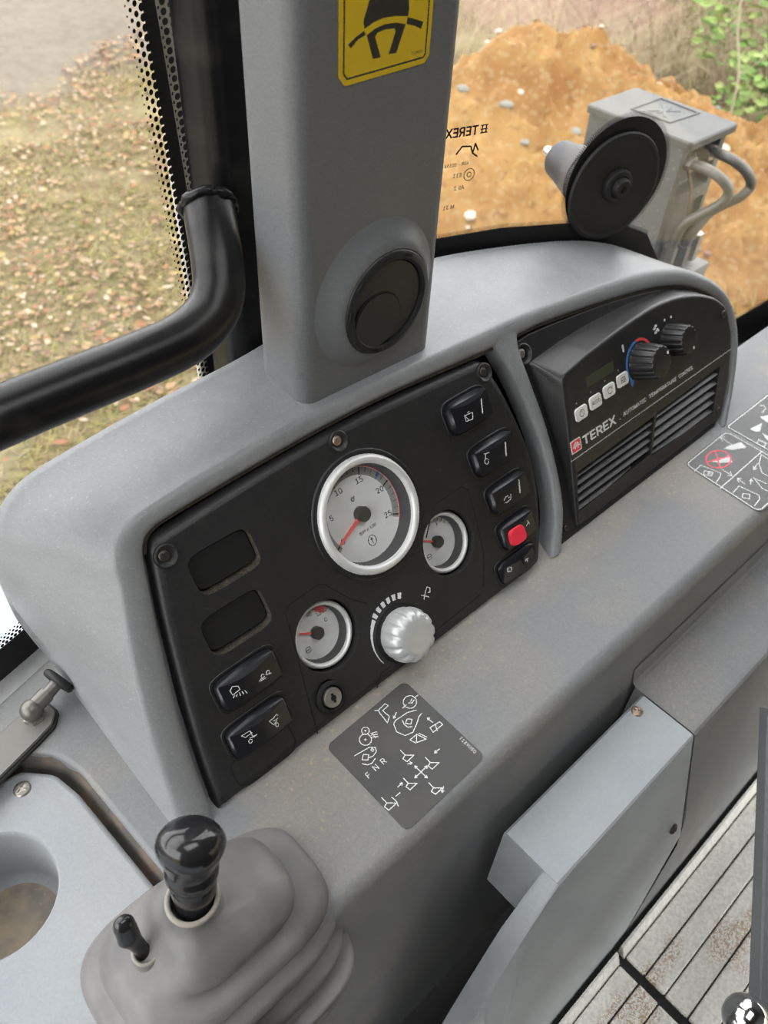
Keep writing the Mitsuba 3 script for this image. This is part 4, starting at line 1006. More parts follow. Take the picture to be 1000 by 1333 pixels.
# ---------------------------------------------------------------- tray with cup holder
cupc, cupr = (-43, 330), 47.0
to = [(-400, 40), (48, 40), (48, 250), (41, 360), (35, 387), (17, 407), (-4, 412), (-100, 393), (-400, 322)]
to = resample(np.array(Polygon(to).buffer(-8).buffer(8, quad_segs=5).exterior.coords)[:-1], 300, True)
TR = Frame([0, 0, L0 - 0.012], [1, 0, 0], [0, 1, 0], [0, 0, 1])
ch = oval(cupr, cupr, n=72, cu=cupc[0], cv=cupc[1])
gh = oval(88, 84, 5, 60, 52, 172)
tro = Polygon(to).difference(sbox(-300, 0, -299, 1))
add('cup_tray__panel', TR.mesh(plate(to, [ch], 0, -25, 4.0, hole_bottom=-4)), 'tray_plastic', smooth=35)
add('cup_tray__cup_well', TR.mesh(lathe([(cupr + 0.2, 0.1), (cupr - 1.2, -1.6), (cupr - 2.2, -5), (cupr - 6, -58), (cupr - 9, -64), (cupr - 14, -66.5)], 72, *cupc)), 'tray_plastic', smooth=50)
add('cup_tray__cup_floor', TR.mesh(cat([lathe([(cupr - 13.5, -66.5), (cupr - 19, -66), (0, -65)], 64, *cupc)])), 'cup_floor', smooth=40)
add('cup_tray__screw', TR.mesh(moved(SCREW, 9.5, 392, 0, 0.5, 1.15)), 'steel', smooth=25)
tag('cup_tray', 'pale grey plastic tray with a round dusty cup holder beside the gear lever', 'cup holder')
wl = spline([(57.5, 245), (50.5, 368), (42.5, 394.5), (22.5, 416.5), (0, 421.5), (-100, 401), (-400, 331)], 12)
wi = spline([(52, 245), (44, 364), (36, 389), (18, 409), (-3, 414.5), (-100, 395), (-400, 325)], 12)
add('side_console__groove', LEDGE.mesh(strip([np.c_[wi - [6, 5], np.full(len(wi), -33)], np.c_[wi, np.full(len(wi), -29)], np.c_[wl, np.full(len(wl), -3)]])), 'shelf_rust', smooth=40)

# window latch: plate, ball joint, rod, clip
lp = Polygon([(-120, 399), (-120, 366), (38, 413), (52, 418), (60, 427), (58, 438), (46, 443), (30, 440)]).buffer(-4).buffer(4)
add('window_latch__plate', LEDGE.mesh(ext(lp, 3.2, 6.5)), 'fitting_pale')
add('window_latch__rubber_pad', LEDGE.mesh(ext(lp.buffer(2.5), 0.2, 3.2)), 'rubber_black')
bc_ = np.array([45, 432, 15.0])
hexn = ext(Polygon(oval(9, 9, n=6, cu=45, cv=432)), 6.5, 10)
add('window_latch__nut', LEDGE.mesh(hexn), 'steel')
ball = trimesh.creation.icosphere(3, 9.0); ball.apply_translation(bc_ + [0, 0, 3])
add('window_latch__ball_socket', LEDGE.mesh(ball), 'dull_steel', smooth=60)
re = np.array([74, 440, 22.0])
add('window_latch__rod', LEDGE.mesh(cat([tube([bc_ + [0, 0, 3], bc_ * .45 + re * .55 + [0, 0, 1]], 7.2, 16), tube([bc_ * .5 + re * .5, re], 5.6, 16)])), 'dull_steel', smooth=45)
tt_ = np.linspace(0, 2 * np.pi, 28); dd = (re - bc_) / np.linalg.norm(re - bc_); a_ = np.cross(dd, [0, 0, 1]); a_ /= np.linalg.norm(a_); b_ = np.cross(dd, a_)
add('window_latch__clip', LEDGE.mesh(tube([re + 11 * (math.cos(q) * a_ + math.sin(q) * b_) for q in tt_], 3.4, 8, False)), 'rubber_black', smooth=45)
tag('window_latch', 'metal ball-jointed window stay on a pale plate in the corner left of the dashboard', 'latch')

# ---------------------------------------------------------------- gear lever, its rubber boot, and the small lever
def sq(hx, hy, cx, cy, k, n=120, skew=0.0):
    q = oval(hx, hy, k, n, 0, 0)
    return np.c_[q[:, 0] + cx, q[:, 1] + cy]


rows = []
# (left, right, near, far, height above the ledge, squareness)
prof = [(-42, 138, 116, 270, -60, 5), (-42, 140, 116, 270, -50, 5), (-40, 142, 118, 268, -43, 4.6), (-36, 131, 130, 262, -38, 4.4), (-35, 131, 131, 261, -35, 4.4), (-36, 140, 129, 263, -30, 4.4), (-34, 141, 131, 261, -24, 4.2), (-28, 129, 140, 256, -19, 4), (-27, 129, 141, 255, -16, 4),
        (-27, 141, 138, 258, -11, 4), (-23, 141, 141, 255, -4, 4), (-14, 127, 152, 249, 0, 3.8), (-12, 127, 153, 248, 3, 3.8), (-9, 141, 148, 251, 7, 3.8), (-2, 139, 152, 249, 14, 3.6), (8, 126, 161, 245, 18, 3.5), (14, 114, 165, 242, 21, 3.4), (20, 119, 162, 244, 25, 3.4), (26, 118, 164, 242, 32, 3.3), (31, 110, 171, 237, 38, 3.2), (37, 94, 181, 230, 43, 2.8), (39, 78, 188, 226, 47, 2.4),
        (40, 74, 190.5, 225, 50, 2.1), (41.5, 72.5, 192.5, 223.5, 52.5, 2), (42, 72, 193, 223, 50, 2), (42, 72, 193, 223, 38, 2)]
for xl, xr, yb, yt, z, k in prof:
    q = oval((xr - xl) / 2, (yt - yb) / 2, k, 160, (xl + xr) / 2, (yb + yt) / 2)
    wv = meshkit.fbm(np.c_[q * 0.022, np.full(len(q), z * 0.02)], 3, 5) - 0.5
    skew = np.clip((q[:, 0] - 40) / 90, 0, 1) * np.clip((q[:, 1] - 190) / 60, 0, 1) * -12 * (z > -20) * (z < 42)   # the far right corner is drawn in
    rows.append(np.c_[q[:, 0], q[:, 1] + skew, z + wv * 6.0 * (z < 45) - np.clip((185 - q[:, 1]) / 60, 0, 1) * 6 * (z > -40) * (z < 45)])
dense = []
A = np.array(rows)
for j in range(A.shape[1]): dense.append(spline(A[:, j], 4))
dense = np.array(dense).transpose(1, 0, 2)
add('lever_boot__bellows', LEDGE.mesh(strip(list(dense), True)), 'rubber_boot', smooth=70)
tq = oval(16.6, 16.2, n=40, cu=57, cv=208)
add('lever_boot__collar', LEDGE.mesh(tube(np.c_[np.vstack([tq, tq[:1]]), np.full(41, 53.6)], 1.9, 8, False)), 'boot_edge', smooth=50)
sm = np.array([18.5, 211, 24.0])
mound = [np.c_[oval(r_, r_ * 1.15, n=36, cu=sm[0] + 3 * (1 - w), cv=sm[1] - 4 * (1 - w)), np.full(36, z)] for r_, z, w in ((26, -4, 0), (18, 8, .3), (12, 17, .7), (9.2, 23, 1), (7.8, 24.5, 1), (7.2, 22, 1))]
add('lever_boot__small_turret', LEDGE.mesh(strip(mound, True)), 'rubber_boot', smooth=60)
tq = oval(8.2, 8.2, n=28, cu=sm[0], cv=sm[1])
add('lever_boot__small_collar', LEDGE.mesh(tube(np.c_[np.vstack([tq, tq[:1]]), np.full(29, 24.2)], 1.3, 8, False)), 'boot_edge', smooth=50)
tag('lever_boot', 'grey-black rubber bellows boot round the gear lever', 'boot')

# grip: swollen head, three finger ridges
ax0, ax1 = np.array([57, 208, 44.0]), np.array([72, 219, 122.0])
gx = (ax1 - ax0) / np.linalg.norm(ax1 - ax0); gu = np.cross([0, 1, 0], gx); gu /= np.linalg.norm(gu); gv = np.cross(gx, gu)
GF = Frame(LEDGE.p(ax0), gu, gv, gx)
gl = np.linalg.norm(ax1 - ax0); th = np.linspace(0, 2 * np.pi, 72, endpoint=False); rows = []
for w, r_ in [(0, 13), (0.1, 13.2), (0.2, 14.6), (0.27, 15.2), (0.33, 14.4), (0.37, 14.2), (0.44, 16.2), (0.5, 16.6), (0.55, 15.6), (0.58, 15.4), (0.66, 19.6), (0.75, 21.8), (0.83, 21.8), (0.9, 19.6), (0.95, 15.4), (0.985, 9.5), (1.0, 0.01)]:
    front = 0.5 + 0.5 * np.cos(th - 3.6)
    rr = r_ * (1 + 0.10 * front * (0.3 < w < 0.6)) * (1 - 0.10 * np.abs(np.sin(th + .5)) * (w > 0.6))
    z = w * gl - 6 * np.cos(th - 0.6) * (w > 0.55) * (w - 0.55) * (rr / 20) * 2
    rows.append(np.c_[rr * np.cos(th), rr * np.sin(th), z])
A = np.array(rows); dn_ = np.array([spline(A[:, j], 4) for j in range(72)]).transpose(1, 0, 2)
add('gear_lever__grip', GF.mesh(strip(list(dn_), True)), 'grip_black', smooth=70)
add('gear_lever__shaft', GF.mesh(lathe([(6, -30), (6, 8)], 16)), 'steel', smooth=50)
tag('gear_lever', 'glossy black gear lever grip with finger ridges rising from the rubber boot', 'lever')
a0, a1 = sm + [-1, 0, -4], np.array([14, 226, 60.0]); gx = (a1 - a0) / np.linalg.norm(a1 - a0); gu = np.cross([0, 1, 0], gx); gu /= np.linalg.norm(gu); gv = np.cross(gx, gu)
SFm = Frame(LEDGE.p(a0), gu, gv, gx); gl = np.linalg.norm(a1 - a0); rows = []
for w, r_, o in [(0, 4.6, 0), (0.25, 4.6, 0), (0.4, 5.2, -0.5), (0.55, 6.8, -1.2), (0.7, 6.6, 0), (0.85, 6.4, 0.8), (0.94, 4.8, 0.8), (0.985, 2.6, 0.5), (1, 0.01, 0.4)]:
    rows.append(np.c_[r_ * 1.1 * np.cos(th) + o, r_ * 0.85 * np.sin(th), np.full(72, w * gl)])
A = np.array(rows); dn_ = np.array([spline(A[:, j], 4) for j in range(72)]).transpose(1, 0, 2)
add('small_lever__grip', SFm.mesh(strip(list(dn_), True)), 'grip_black', smooth=70)
tag('small_lever', 'short thin black lever beside the big gear lever', 'lever')

# ---------------------------------------------------------------- floor mats
def ribbed(name, x0, x1, ys, bsdf, cut):
    for i, (a, b) in enumerate(zip(ys[:-1], ys[1:])):
        w = abs(a - b)
        x0_, x1_ = x0 + cut(0.5 * (a + b))[0], x1 + cut(0.5 * (a + b))[1]
        h = 6.0 + (1.5 if i % 2 else 0)
        add(name + '__rib', WORLD.mesh(rbox((x0_ + x1_) / 2, 0.5 * (a + b), h / 2 - .5, x1_ - x0_, w - 2.2, h, 1.6)), bsdf)
    add(name + '__base', WORLD.mesh(rbox((x0 + x1) / 2, (ys[0] + ys[-1]) / 2, 1.2, x1 - x0, abs(ys[0] - ys[-1]), 2, 0.6)), 'floor_dark')


ys = [-12, -42, -72, -106, -138, -170, -202, -236, -270]
ribbed('floor_mat', 492, 1180, ys, 'mat_rubber', lambda y: (0, 0))
add('floor_mat__edge_lip', WORLD.mesh(hull([(x, y, z) for x in (490, 1180) for y, z in ((-1, 1), (-12, 1), (-3, 24), (0, 24))])), 'mat_rubber')
tag('floor_mat', 'pale dusty ribbed rubber floor mat beside the console, the farther one', 'floor mat')
ribbed('floor_mat_001', -300, 478, ys, 'mat_rubber', lambda y: (0, 0))
add('floor_mat_001__edge_lip', WORLD.mesh(hull([(x, y, z) for x in (-300, 480) for y, z in ((-1, 1), (-12, 1), (-3, 24), (0, 24))])), 'mat_rubber')
tag('floor_mat_001', 'pale dusty ribbed rubber floor mat at the bottom edge, the nearer one', 'floor mat')

# ---------------------------------------------------------------- rubber disc on the windscreen, wiper pivot outside
add('rubber_disc__plate', WIN2.mesh(lathe([(0, 1.4), (57, 1.4), (59.5, 2.5), (60.5, 5.0), (59, 7.4), (56, 8.2), (53.5, 6.6), (51, 5.6), (22, 5.2), (0, 5.2)], 72, DC[0] - 4, DC[1] - 7)), 'rubber_black', smooth=40)
add('rubber_disc__boss', WIN2.mesh(lathe([(19, 4.8), (18.4, 9.5), (16.5, 11.5), (12.5, 12.2), (11.5, 11), (10.8, 17), (9.2, 18.6), (4, 19), (3.4, 16), (0, 16)], 40, DC[0] - 2, DC[1] - 4)), 'rubber_black', smooth=40)
tag('rubber_disc', 'round black rubber disc with a hub on the inside of the windscreen', 'grommet')
add('wiper_pivot__housing', WIN2.mesh(lathe([(54, -7), (54, -14), (47, -20), (46, -26), (45.5, -30), (36, -68), (33, -84), (31, -87), (20, -88), (0, -88)], 56, 209, -386)[0:0] if False else lathe([(0, -88), (14, -88), (19.5, -87), (21.5, -84), (24, -68), (31.5, -34), (32, -28), (33, -20), (38, -14), (38, -2)], 56, 206, -383)), 'cone_grey', smooth=35)
add('wiper_pivot__seam_ring', WIN2.mesh(lathe([(32.2, -31), (32.9, -29.5), (32.2, -28)], 56, 206, -383)), 'rubber_black', smooth=35)
add('wiper_pivot__spindle', WIN2.mesh(lathe([(0, -115), (4, -115), (5.5, -113), (5.5, -103), (8, -102), (8, -97), (9.5, -95), (9.5, -88), (9.5, -86)], 28, 207, -384)), 'chrome', smooth=35)
add('wiper_pivot__washer', WIN2.mesh(lathe([(0, -90.5), (16, -90.5), (17, -89.3), (16, -87.8), (0, -87.8)], 36, 206, -383)), 'fitting_pale', smooth=35)
tag('wiper_pivot', 'grey conical wiper pivot with a shiny spindle outside the windscreen', 'wiper pivot')

# ---------------------------------------------------------------- hydraulic box outside
OUT = Frame([0, 0, CZ], [1, 0, 0], [0, 1, 0], [0, 0, 1])
X0, X1, Y0, Y1, ZT = 1303, 1448, 645, 846, -500
shell = M(trimesh.creation.box((X1 - X0 - 6, Y1 - Y0 - 8, 620), trimesh.transformations.translation_matrix([(X0 + X1) / 2, (Y0 + Y1) / 2, ZT - 320])))
shell = shell - M(rbox(1377, Y0, -563, 104, 60, 78, 4)) - M(rbox(1392, Y0, -765, 86, 34, 280, 4))
add('hydraulic_box__body', OUT.mesh(shell), 'box_paint')
lidp = np.array(Polygon([(X0 - 3, Y0 - 10), (X1 + 3, Y0 - 10), (X1 + 3, Y1 + 4), (X0 - 3, Y1 + 4)]).buffer(-9).buffer(9, quad_segs=5).exterior.coords)[:-1]
add('hydraulic_box__lid', OUT.mesh(moved(plate(lidp, [], 0, -13, 4), 0, 0, ZT)), 'lid_paint', smooth=35)
rim_ = Polygon([(1346, 708), (1432, 702), (1438, 788), (1344, 788)])
add('hydraulic_box__lid_rim', OUT.mesh(ext(rim_.difference(rim_.buffer(-3)), ZT - .5, ZT + 1.6)), 'lid_paint')
add('hydraulic_box__lid_emblem', OUT.mesh(ext(strokes([[(1365, 730), (1412, 765)], [(1412, 730), (1365, 765)], [(1370, 748), (1408, 748)]], 5), ZT - .5, ZT + 1.0)), 'box_paint')
P1 = [(1338, 672, -545), (1337, 648, -545), (1331, 610, -541), (1336, 581, -550), (1350, 570, -570), (1350, 576, -592), (1345, 600, -618), (1338, 620, -640), (1338, 628, -662), (1340, 634, -700)]
P2 = [(1398, 672, -540), (1397, 648, -538), (1385, 606, -533), (1402, 577, -549), (1424, 568, -576), (1419, 575, -598), (1422, 600, -623), (1420, 620, -646), (1400, 628, -676), (1390, 634, -710)]
for q in (P1, P2):
    add('hydraulic_box__pipe', OUT.mesh(tube(spline(q, 6), 8.6, 16)), 'pipe_metal', smooth=60)
for x, z in ((1338, -545), (1398, -540)):
    add('hydraulic_box__union_nut', OUT.mesh(tube([(x, 664, z), (x, 640, z)], 13.5, 6)), 'steel')
for (x, y, z) in ((1340, 634, -700), (1390, 634, -712)):
    add('hydraulic_box__hose_fitting', OUT.mesh(cat([tube([(x, y, z + 8), (x, y, z - 26)], 13.5, 6), tube([(x, y, z - 26), (x, y, z - 48)], 11, 14)])), 'pipe_metal')
add('hydraulic_box__hose_fitting', OUT.mesh(cat([tube([(1425, 634, -690), (1425, 634, -742)], 14, 6)])), 'steel')
add('hydraulic_box__valve_block', OUT.mesh(rbox(1402, 628, -790, 126, 44, 78, 4)), 'fitting_pale', smooth=25)
add('hydraulic_box__cable', OUT.mesh(tube(spline([(1350, 652, -560), (1350, 636, -590), (1347, 630, -606), (1350, 628, -625)], 6), 3, 8)), 'stone_brown', smooth=60)
add('hydraulic_box__stand', OUT.mesh(rbox(1376, 745, -1305, 110, 150, 1350, 6)), 'box_paint')
tag('hydraulic_box', 'weathered grey steel box with bent hydraulic pipes outside the windscreen', 'hydraulic unit')

# ---------------------------------------------------------------- grey trim at the right edge, ball-ended lever
E1, E2 = np.array([579, 28, -688.0]), np.array([409, -125, -848.0])
dv = (E2 - E1); E0, E3 = E1 - dv * 0.02, E1 + dv * 1.6
rt = np.array([0.7337, -0.6776, 0.0427]); up_ = np.cross(rt, dv / np.linalg.norm(dv)); up_ /= np.linalg.norm(up_)
hp = []
for q in (E0 + rt * 6, E3):
    for a in (0, 150):
        for b in (0, -26): hp.append(q + rt * a + up_ * b * (1 if up_[2] > 0 else -1))
hp += [E0 + rt * 3 + dv * .03 + up_ * 4, ]
add('seat_trim__cover', OUT.mesh(hull(hp)), 'pillar_plastic', smooth=25)
tag('seat_trim', 'edge of a grey plastic trim panel at the right border above the floor mats', 'trim panel')
ball = trimesh.creation.icosphere(4, 19.0); bc2 = np.array([.428, -.121, -.896]) * 860; ball.apply_translation(bc2)
add('ball_lever__knob', OUT.mesh(ball), 'chrome', smooth=60)
add('ball_lever__rod', OUT.mesh(tube([bc2 + [0, 0, -14], [bc2[0], bc2[1], -1140]], 6, 12)), 'dark_screw', smooth=50)
tag('ball_lever', 'small shiny ball-ended lever at the bottom right corner', 'lever')

# ---------------------------------------------------------------- ground, sand, plants outside
rng = np.random.RandomState(11)
gx_, gy_ = np.meshgrid(np.r_[np.linspace(-30, -3, 20), np.linspace(-2.6, 10, 150), np.linspace(10.5, 45, 40)], np.r_[np.linspace(-30, 1, 24), np.linspace(1.2, 12, 150), np.linspace(12.5, 45, 40)], indexing='ij')


def ground_h(x, y):
    far = np.clip((np.hypot(x, y) - 9.5) / 12, 0, 1.6)
    p = np.stack([x * 1.6, y * 1.6, x * 0], -1)
    return GZ + 0.05 * (meshkit.fbm(p, 4, 2) - 0.5) + far * 1.3


gm = np.stack([gx_, gy_, ground_h(gx_, gy_)], -1)
add('ground', strip(list(gm)), 'ground_soil', smooth=True)
tag('ground', 'leaf-strewn grassy ground and bare track outside the cab', 'ground')
RID = np.array([(3.75, 3.75, .0), (3.79, 3.25, .30), (3.79, 2.85, .78), (3.92, 2.6, .76), (4.05, 2.28, .64), (4.2, 1.85, .49), (4.25, 1.67, .45), (4.4, 1.0, .27), (4.5, .2, 0)])
RD = spline(RID, 8)


def sand_h(x, y):
    h = np.full(x.shape, -1.0)
    for a, b, c in RD: h = np.maximum(h, c - 0.56 * np.sqrt((x - a) ** 2 + ((y - b) * np.where(y > b, 1.5, 1.0)) ** 2 + 0.012) + 0.06)
    p = np.stack([x, y, x * 0], -1)
    n1 = meshkit.fbm(p * 3.1, 3, 7) - .5; n2 = meshkit.fbm(p * 13, 3, 8) - .5; n3 = meshkit.noise(p * 42, 9) - .5
    return h + 0.26 * n1 * np.clip(h * 4 + .5, 0, 1) + 0.13 * n2 + 0.034 * n3


sx, sy = np.meshgrid(np.arange(2.1, 5.7, .024), np.arange(-0.3, 4.9, .024), indexing='ij')
sh = sand_h(sx, sy); sv = np.stack([sx, sy, GZ + sh], -1)
n_i, n_j = sx.shape; idx = np.arange(n_i * n_j).reshape(n_i, n_j)
quad = np.stack([idx[:-1, :-1], idx[1:, :-1], idx[1:, 1:], idx[:-1, 1:]], -1).reshape(-1, 4)
keep = (sh.reshape(-1)[quad] > -0.07).any(1)
quad = quad[keep]
add('sand_pile', (sv.reshape(-1, 3), np.vstack([quad[:, [0, 1, 2]], quad[:, [0, 2, 3]]])), 'sand', smooth=True)
tag('sand_pile', 'heap of orange sand with stones in front of the windscreen', 'sand pile')


def surf(x, y):
    return np.maximum(ground_h(x, y), GZ + sand_h(x, y))


# stones on the sand: each one a thing
SN = []
for i in range(4):
    s = trimesh.creation.icosphere(2, 1.0); v = s.vertices * [1, .75, .5]; v = v * (1 + 0.5 * (meshkit.fbm(v * 1.5 + i * 7, 3, i) - .5))[:, None]; SN.append(mikit.ply(trimesh.Trimesh(v, s.faces, process=False), 'stone_pale', smooth=35))
n_st = 0
while n_st < 95:
    x, y = rng.uniform(2.5, 4.9), rng.uniform(.5, 3.9)
    if GZ + sand_h(np.array([x]), np.array([y]))[0] < ground_h(np.array([x]), np.array([y]))[0] + .02: continue
    z = float(surf(np.array([x]), np.array([y]))[0]); s = float(rng.choice([.014, .02, .026, .036], p=[.25, .35, .27, .13]))
    m = ['stone_pale', 'stone_grey', 'stone_brown'][rng.choice(3, p=[.55, .25, .2])]
    key = 'stone' if n_st == 0 else 'stone_%03d' % n_st
    scene[key] = {**SN[n_st % 4], 'bsdf': {'type': 'ref', 'id': m}, 'to_world': T().translate([float(x), float(y), z + s * .12]).rotate([0, 0, 1], float(rng.uniform(0, 360))).scale(s)}
    tag(key, 'small loose stone lying on the orange sand heap', 'stone', 'stones on the sand heap'); n_st += 1


def blades(pos, h, w, bend, col, seg=3, lean_=0.5):
    n = len(pos); ph = rng.uniform(0, 2 * np.pi, n); d = np.stack([np.cos(ph), np.sin(ph), 0 * ph], -1)
    side = np.stack([-np.sin(ph + .6), np.cos(ph + .6), 0 * ph], -1); V = []; C = []
    for i in range(seg + 1):
        t = i / seg; c = pos + d * (bend * h * (lean_ * t + t ** 2.2))[:, None] + np.array([0, 0, 1.0]) * (h * (t - 0.32 * bend * t ** 2))[:, None]
        ww = (w * (1 - t) ** .7 + .0006)[:, None]
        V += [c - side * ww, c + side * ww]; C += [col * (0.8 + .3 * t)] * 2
    V = np.stack(V, 1); C = np.stack(C, 1); k = 2 * (seg + 1); b = (np.arange(n) * k)[:, None, None]
    f = np.array([[(2 * i, 2 * i + 1, 2 * i + 3), (2 * i, 2 * i + 3, 2 * i + 2)] for i in range(seg)]).reshape(-1, 3)
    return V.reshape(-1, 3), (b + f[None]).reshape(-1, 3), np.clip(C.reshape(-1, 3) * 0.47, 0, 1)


def on_ground(n, x0, x1, y0, y1, ok):
    o = []
    while sum(map(len, o)) < n:
        x, y = rng.uniform(x0, x1, n * 2), rng.uniform(y0, y1, n * 2); m = ok(x, y); o.append(np.stack([x[m], y[m]], -1))
    q = np.vstack(o)[:n]; return np.c_[q, surf(q[:, 0], q[:, 1]) - .004]


def pal(n, cols, jit=.18):
    c = np.array(cols)[rng.randint(0, len(cols), n)]; return c * rng.uniform(1 - jit, 1 + jit, (n, 1))


patch = lambda x, y, k, s, o: meshkit.fbm(np.stack([x * k + o, y * k, x * 0], -1), 3, s)
trk = lambda x, y: (y - 4.55) - .55 * (x - 1.0) + (patch(x, y, 1.3, 21, 0) - .5) * 1.2
# short grass to the left
n = 42000
p = on_ground(n, -.6, 5.2, 1.5, 7.6, lambda x, y: (trk(x, y) < rng.uniform(-.5, .5, len(x))) & (sand_h(x, y) < -.12) & (patch(x, y, 2.4, 31, 3) + rng.uniform(-.12, .12, len(x)) > .40))
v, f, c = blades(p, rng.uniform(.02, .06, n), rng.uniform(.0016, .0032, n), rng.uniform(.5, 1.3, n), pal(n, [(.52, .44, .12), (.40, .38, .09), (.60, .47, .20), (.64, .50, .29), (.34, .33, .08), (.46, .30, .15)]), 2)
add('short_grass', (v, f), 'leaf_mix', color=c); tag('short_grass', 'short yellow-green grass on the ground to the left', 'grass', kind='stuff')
# tall dry grass behind the sand heap
n = 15000
p = on_ground(n, 4.1, 10.5, .2, 8.5, lambda x, y: (GZ + sand_h(x, y) < ground_h(x, y) + .02) & (x + .35 * y > 5.5) & (patch(x, y, 1.1, 41, 2) + rng.uniform(-.16, .16, len(x)) > .42) & ((x - 7) ** 2 + (y - 5.1) ** 2 > 1.3))
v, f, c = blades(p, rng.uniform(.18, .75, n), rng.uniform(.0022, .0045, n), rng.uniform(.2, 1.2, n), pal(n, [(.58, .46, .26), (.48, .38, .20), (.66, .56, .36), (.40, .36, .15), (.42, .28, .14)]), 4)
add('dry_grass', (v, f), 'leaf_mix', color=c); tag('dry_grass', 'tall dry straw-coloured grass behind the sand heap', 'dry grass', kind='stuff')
n = 2600
p = on_ground(n, 3.0, 6.0, .2, 2.2, lambda x, y: (GZ + sand_h(x, y) - ground_h(x, y) < .05) & (GZ + sand_h(x, y) - ground_h(x, y) > -.2))
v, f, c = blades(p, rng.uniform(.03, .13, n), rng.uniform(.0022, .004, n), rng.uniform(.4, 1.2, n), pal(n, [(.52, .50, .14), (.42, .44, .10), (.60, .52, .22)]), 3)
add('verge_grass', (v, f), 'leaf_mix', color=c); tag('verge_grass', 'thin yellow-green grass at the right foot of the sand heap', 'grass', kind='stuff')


def leaf_mesh(i):
    r = np.random.RandomState(50 + i); L, W = 1.0, r.uniform(.45, .62); out_ = []
    t = np.linspace(0, 1, 6); w = W * np.sin(np.pi * t ** .8) ** .8 * (1 + .18 * np.sin(t * 20 + i)); w[[0, -1]] = .02
    curl, fold = r.uniform(.2, .7), r.uniform(.1, .5)
    mid_ = np.stack([t - .5, 0 * t, curl * (t - .5) ** 2], -1)
    a_ = mid_ + np.stack([0 * t, w / 2, fold * w], -1); b_ = mid_ + np.stack([0 * t, -w / 2, fold * w * .6], -1)
    return strip([a_, mid_, b_])


LM = [mikit.ply(leaf_mesh(i), 'leaf_rust', smooth=40) for i in range(4)]
cand = on_ground(900, -.4, 2.8, 1.6, 4.9, lambda x, y: (trk(x, y) < .25) & (patch(x, y, 1.7, 61, 1) + rng.uniform(-.15, .15, len(x)) > .46))
cand = cand[np.argsort(np.hypot(cand[:, 0] - .0, cand[:, 1]))][:300]
for i, (x, y, z) in enumerate(cand):
    key = 'fallen_leaf' if i == 0 else 'fallen_leaf_%03d' % i; s = float(rng.uniform(.03, .065))
    m = ['leaf_rust', 'leaf_tan', 'leaf_brown', 'leaf_pale', 'leaf_yellow'][rng.choice(5, p=[.27, .27, .16, .18, .12])]
    scene[key] = {**LM[i % 4], 'bsdf': {'type': 'ref', 'id': m}, 'to_world': T().translate([float(x), float(y), float(z) + .022 + s * .1]).rotate([0, 0, 1], float(rng.uniform(0, 360))).rotate([1, 0, 0], float(rng.uniform(-30, 30))).scale(s)}
    tag(key, 'dry fallen leaf on the grass to the left of the cab', 'leaf', 'fallen leaves on the grass')
n = 5200
p = on_ground(n, -.6, 4.6, 2.0, 7.5, lambda x, y: (trk(x, y) < .5) & (sand_h(x, y) < -.2) & (patch(x, y, 1.7, 61, 1) + rng.uniform(-.18, .18, len(x)) > .47) & (np.hypot(x, y) > 2.6))


def leaf_stuff(p, s, cols, up=.03, tilt=.6):
    n = len(p); base = [mesh_vf(leaf_mesh(i)) for i in range(4)]; V, F, C, k = [], [], [], 0; cs = pal(n, cols)
    for i in range(n):
        v, f = base[i % 4]; a, b = rng.uniform(0, 6.28), rng.uniform(-tilt, tilt); c, q = math.cos(a), math.sin(a)
        v = v * s[i]; v = np.stack([v[:, 0], v[:, 1] * math.cos(b) - v[:, 2] * math.sin(b), v[:, 1] * math.sin(b) + v[:, 2] * math.cos(b)], 1)
        V.append(np.stack([v[:, 0] * c - v[:, 1] * q, v[:, 0] * q + v[:, 1] * c, v[:, 2]], 1) + p[i] + [0, 0, up]); F.append(f + k); C.append(np.repeat(cs[i:i + 1], len(v), 0)); k += len(v)
    return np.vstack(V), np.vstack(F), np.clip(np.vstack(C) * 0.56, 0, 1)


v, f, c = leaf_stuff(p, rng.uniform(.02, .045, n), [(.42, .20, .09), (.52, .34, .19), (.27, .14, .08), (.62, .48, .34), (.52, .38, .16), (.40, .26, .15)])
add('leaf_litter', (v, f), 'leaf_mix', color=c); tag('leaf_litter', 'scattered dry leaves farther off on the grass', 'leaves', kind='stuff')
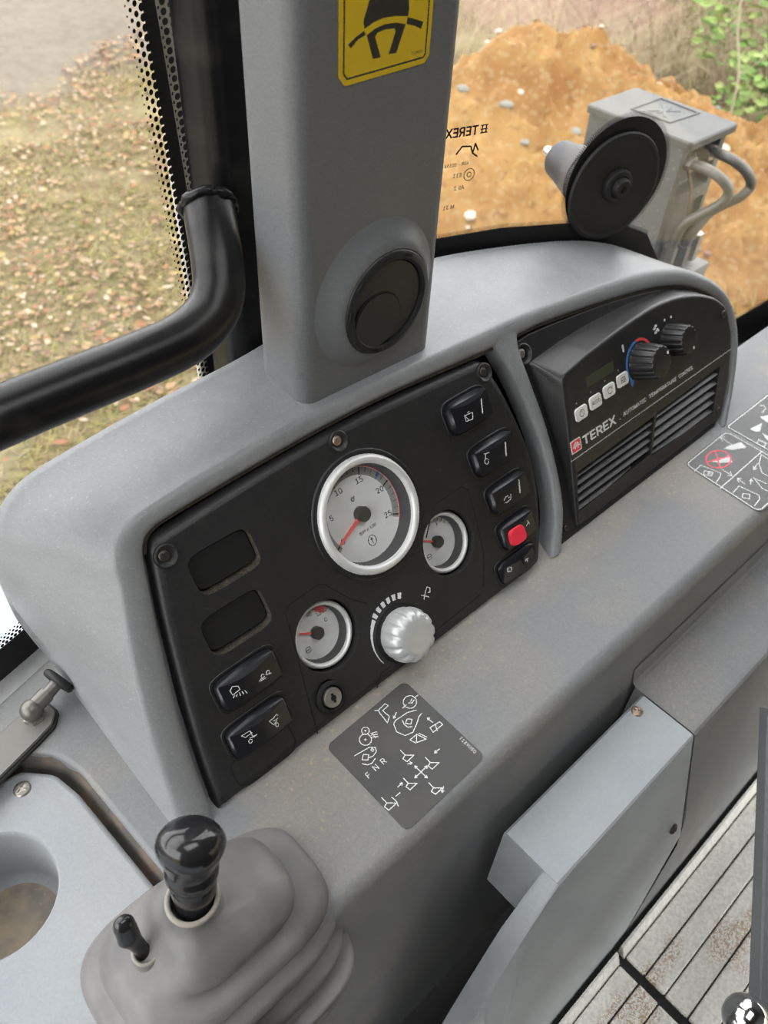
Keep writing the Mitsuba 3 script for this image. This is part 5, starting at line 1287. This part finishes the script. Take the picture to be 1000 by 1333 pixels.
# green brambles and a bare stem at the upper right
for i, (bx, by, bz, rr, cnt, lab) in enumerate([(5.15, 2.05, .35, .42, 420, 'low green bramble bush at the right edge of the picture'), (5.9, 2.75, .55, .40, 300, 'small green bush among the dry grass, left of the bare stem'), (6.3, 2.15, .45, .5, 380, 'green bush at the top right corner behind the bare stem')]):
    key = 'bramble_bush' if i == 0 else 'bramble_bush_%03d' % i
    u = rng.normal(0, 1, (cnt, 3)); u /= np.linalg.norm(u, axis=1, keepdims=True); q = u * rng.uniform(.25, 1, (cnt, 1)) ** .5 * [rr, rr, rr * .8]
    q = q + [bx, by, GZ + bz]; q[:, 2] = np.maximum(q[:, 2], GZ + .04)
    v, f, c = leaf_stuff(q, rng.uniform(.05, .10, cnt), [(.16, .30, .05), (.24, .40, .08), (.34, .46, .12), (.42, .50, .16)], 0, 1.0)
    k = add(key + '__foliage', (v, f), 'leaf_mix', color=c); tag(k, 'green leaves', kind='stuff')
    st_ = []
    for j in range(9):
        e = q[rng.randint(cnt)]; b0 = np.array([bx + rng.uniform(-.1, .1), by + rng.uniform(-.1, .1), GZ - .02]); st_.append(tube(spline([b0, (b0 + e) / 2 + [0, 0, .08], e], 5), .004, 5, False))
    add(key + '__stems', cat(st_), 'stem_pale', smooth=True); tag(key, lab, 'bush')
stem = spline([(4.62, 1.98, GZ + .02), (4.72, 2.12, GZ + .3), (4.8, 2.2, GZ + .55), (4.86, 2.32, GZ + .75), (4.95, 2.42, GZ + 1.0)], 8)
tw = [tube(stem, np.linspace(.008, .004, len(stem)), 7)]
for a, b in (((4.72, 2.12, .3), (4.66, 1.85, .5)), ((4.8, 2.2, .55), (4.9, 1.98, .72)), ((4.86, 2.32, .75), (4.75, 2.5, .95))):
    a, b = np.array(a) + [0, 0, GZ], np.array(b) + [0, 0, GZ]; tw.append(tube(spline([a, (a + b) / 2 + [0, 0, .03], b], 5), .003, 6))
add('bare_stem', cat(tw), 'stem_pale', smooth=True); tag('bare_stem', 'tall pale bare stem rising behind the hydraulic box', 'plant stem')
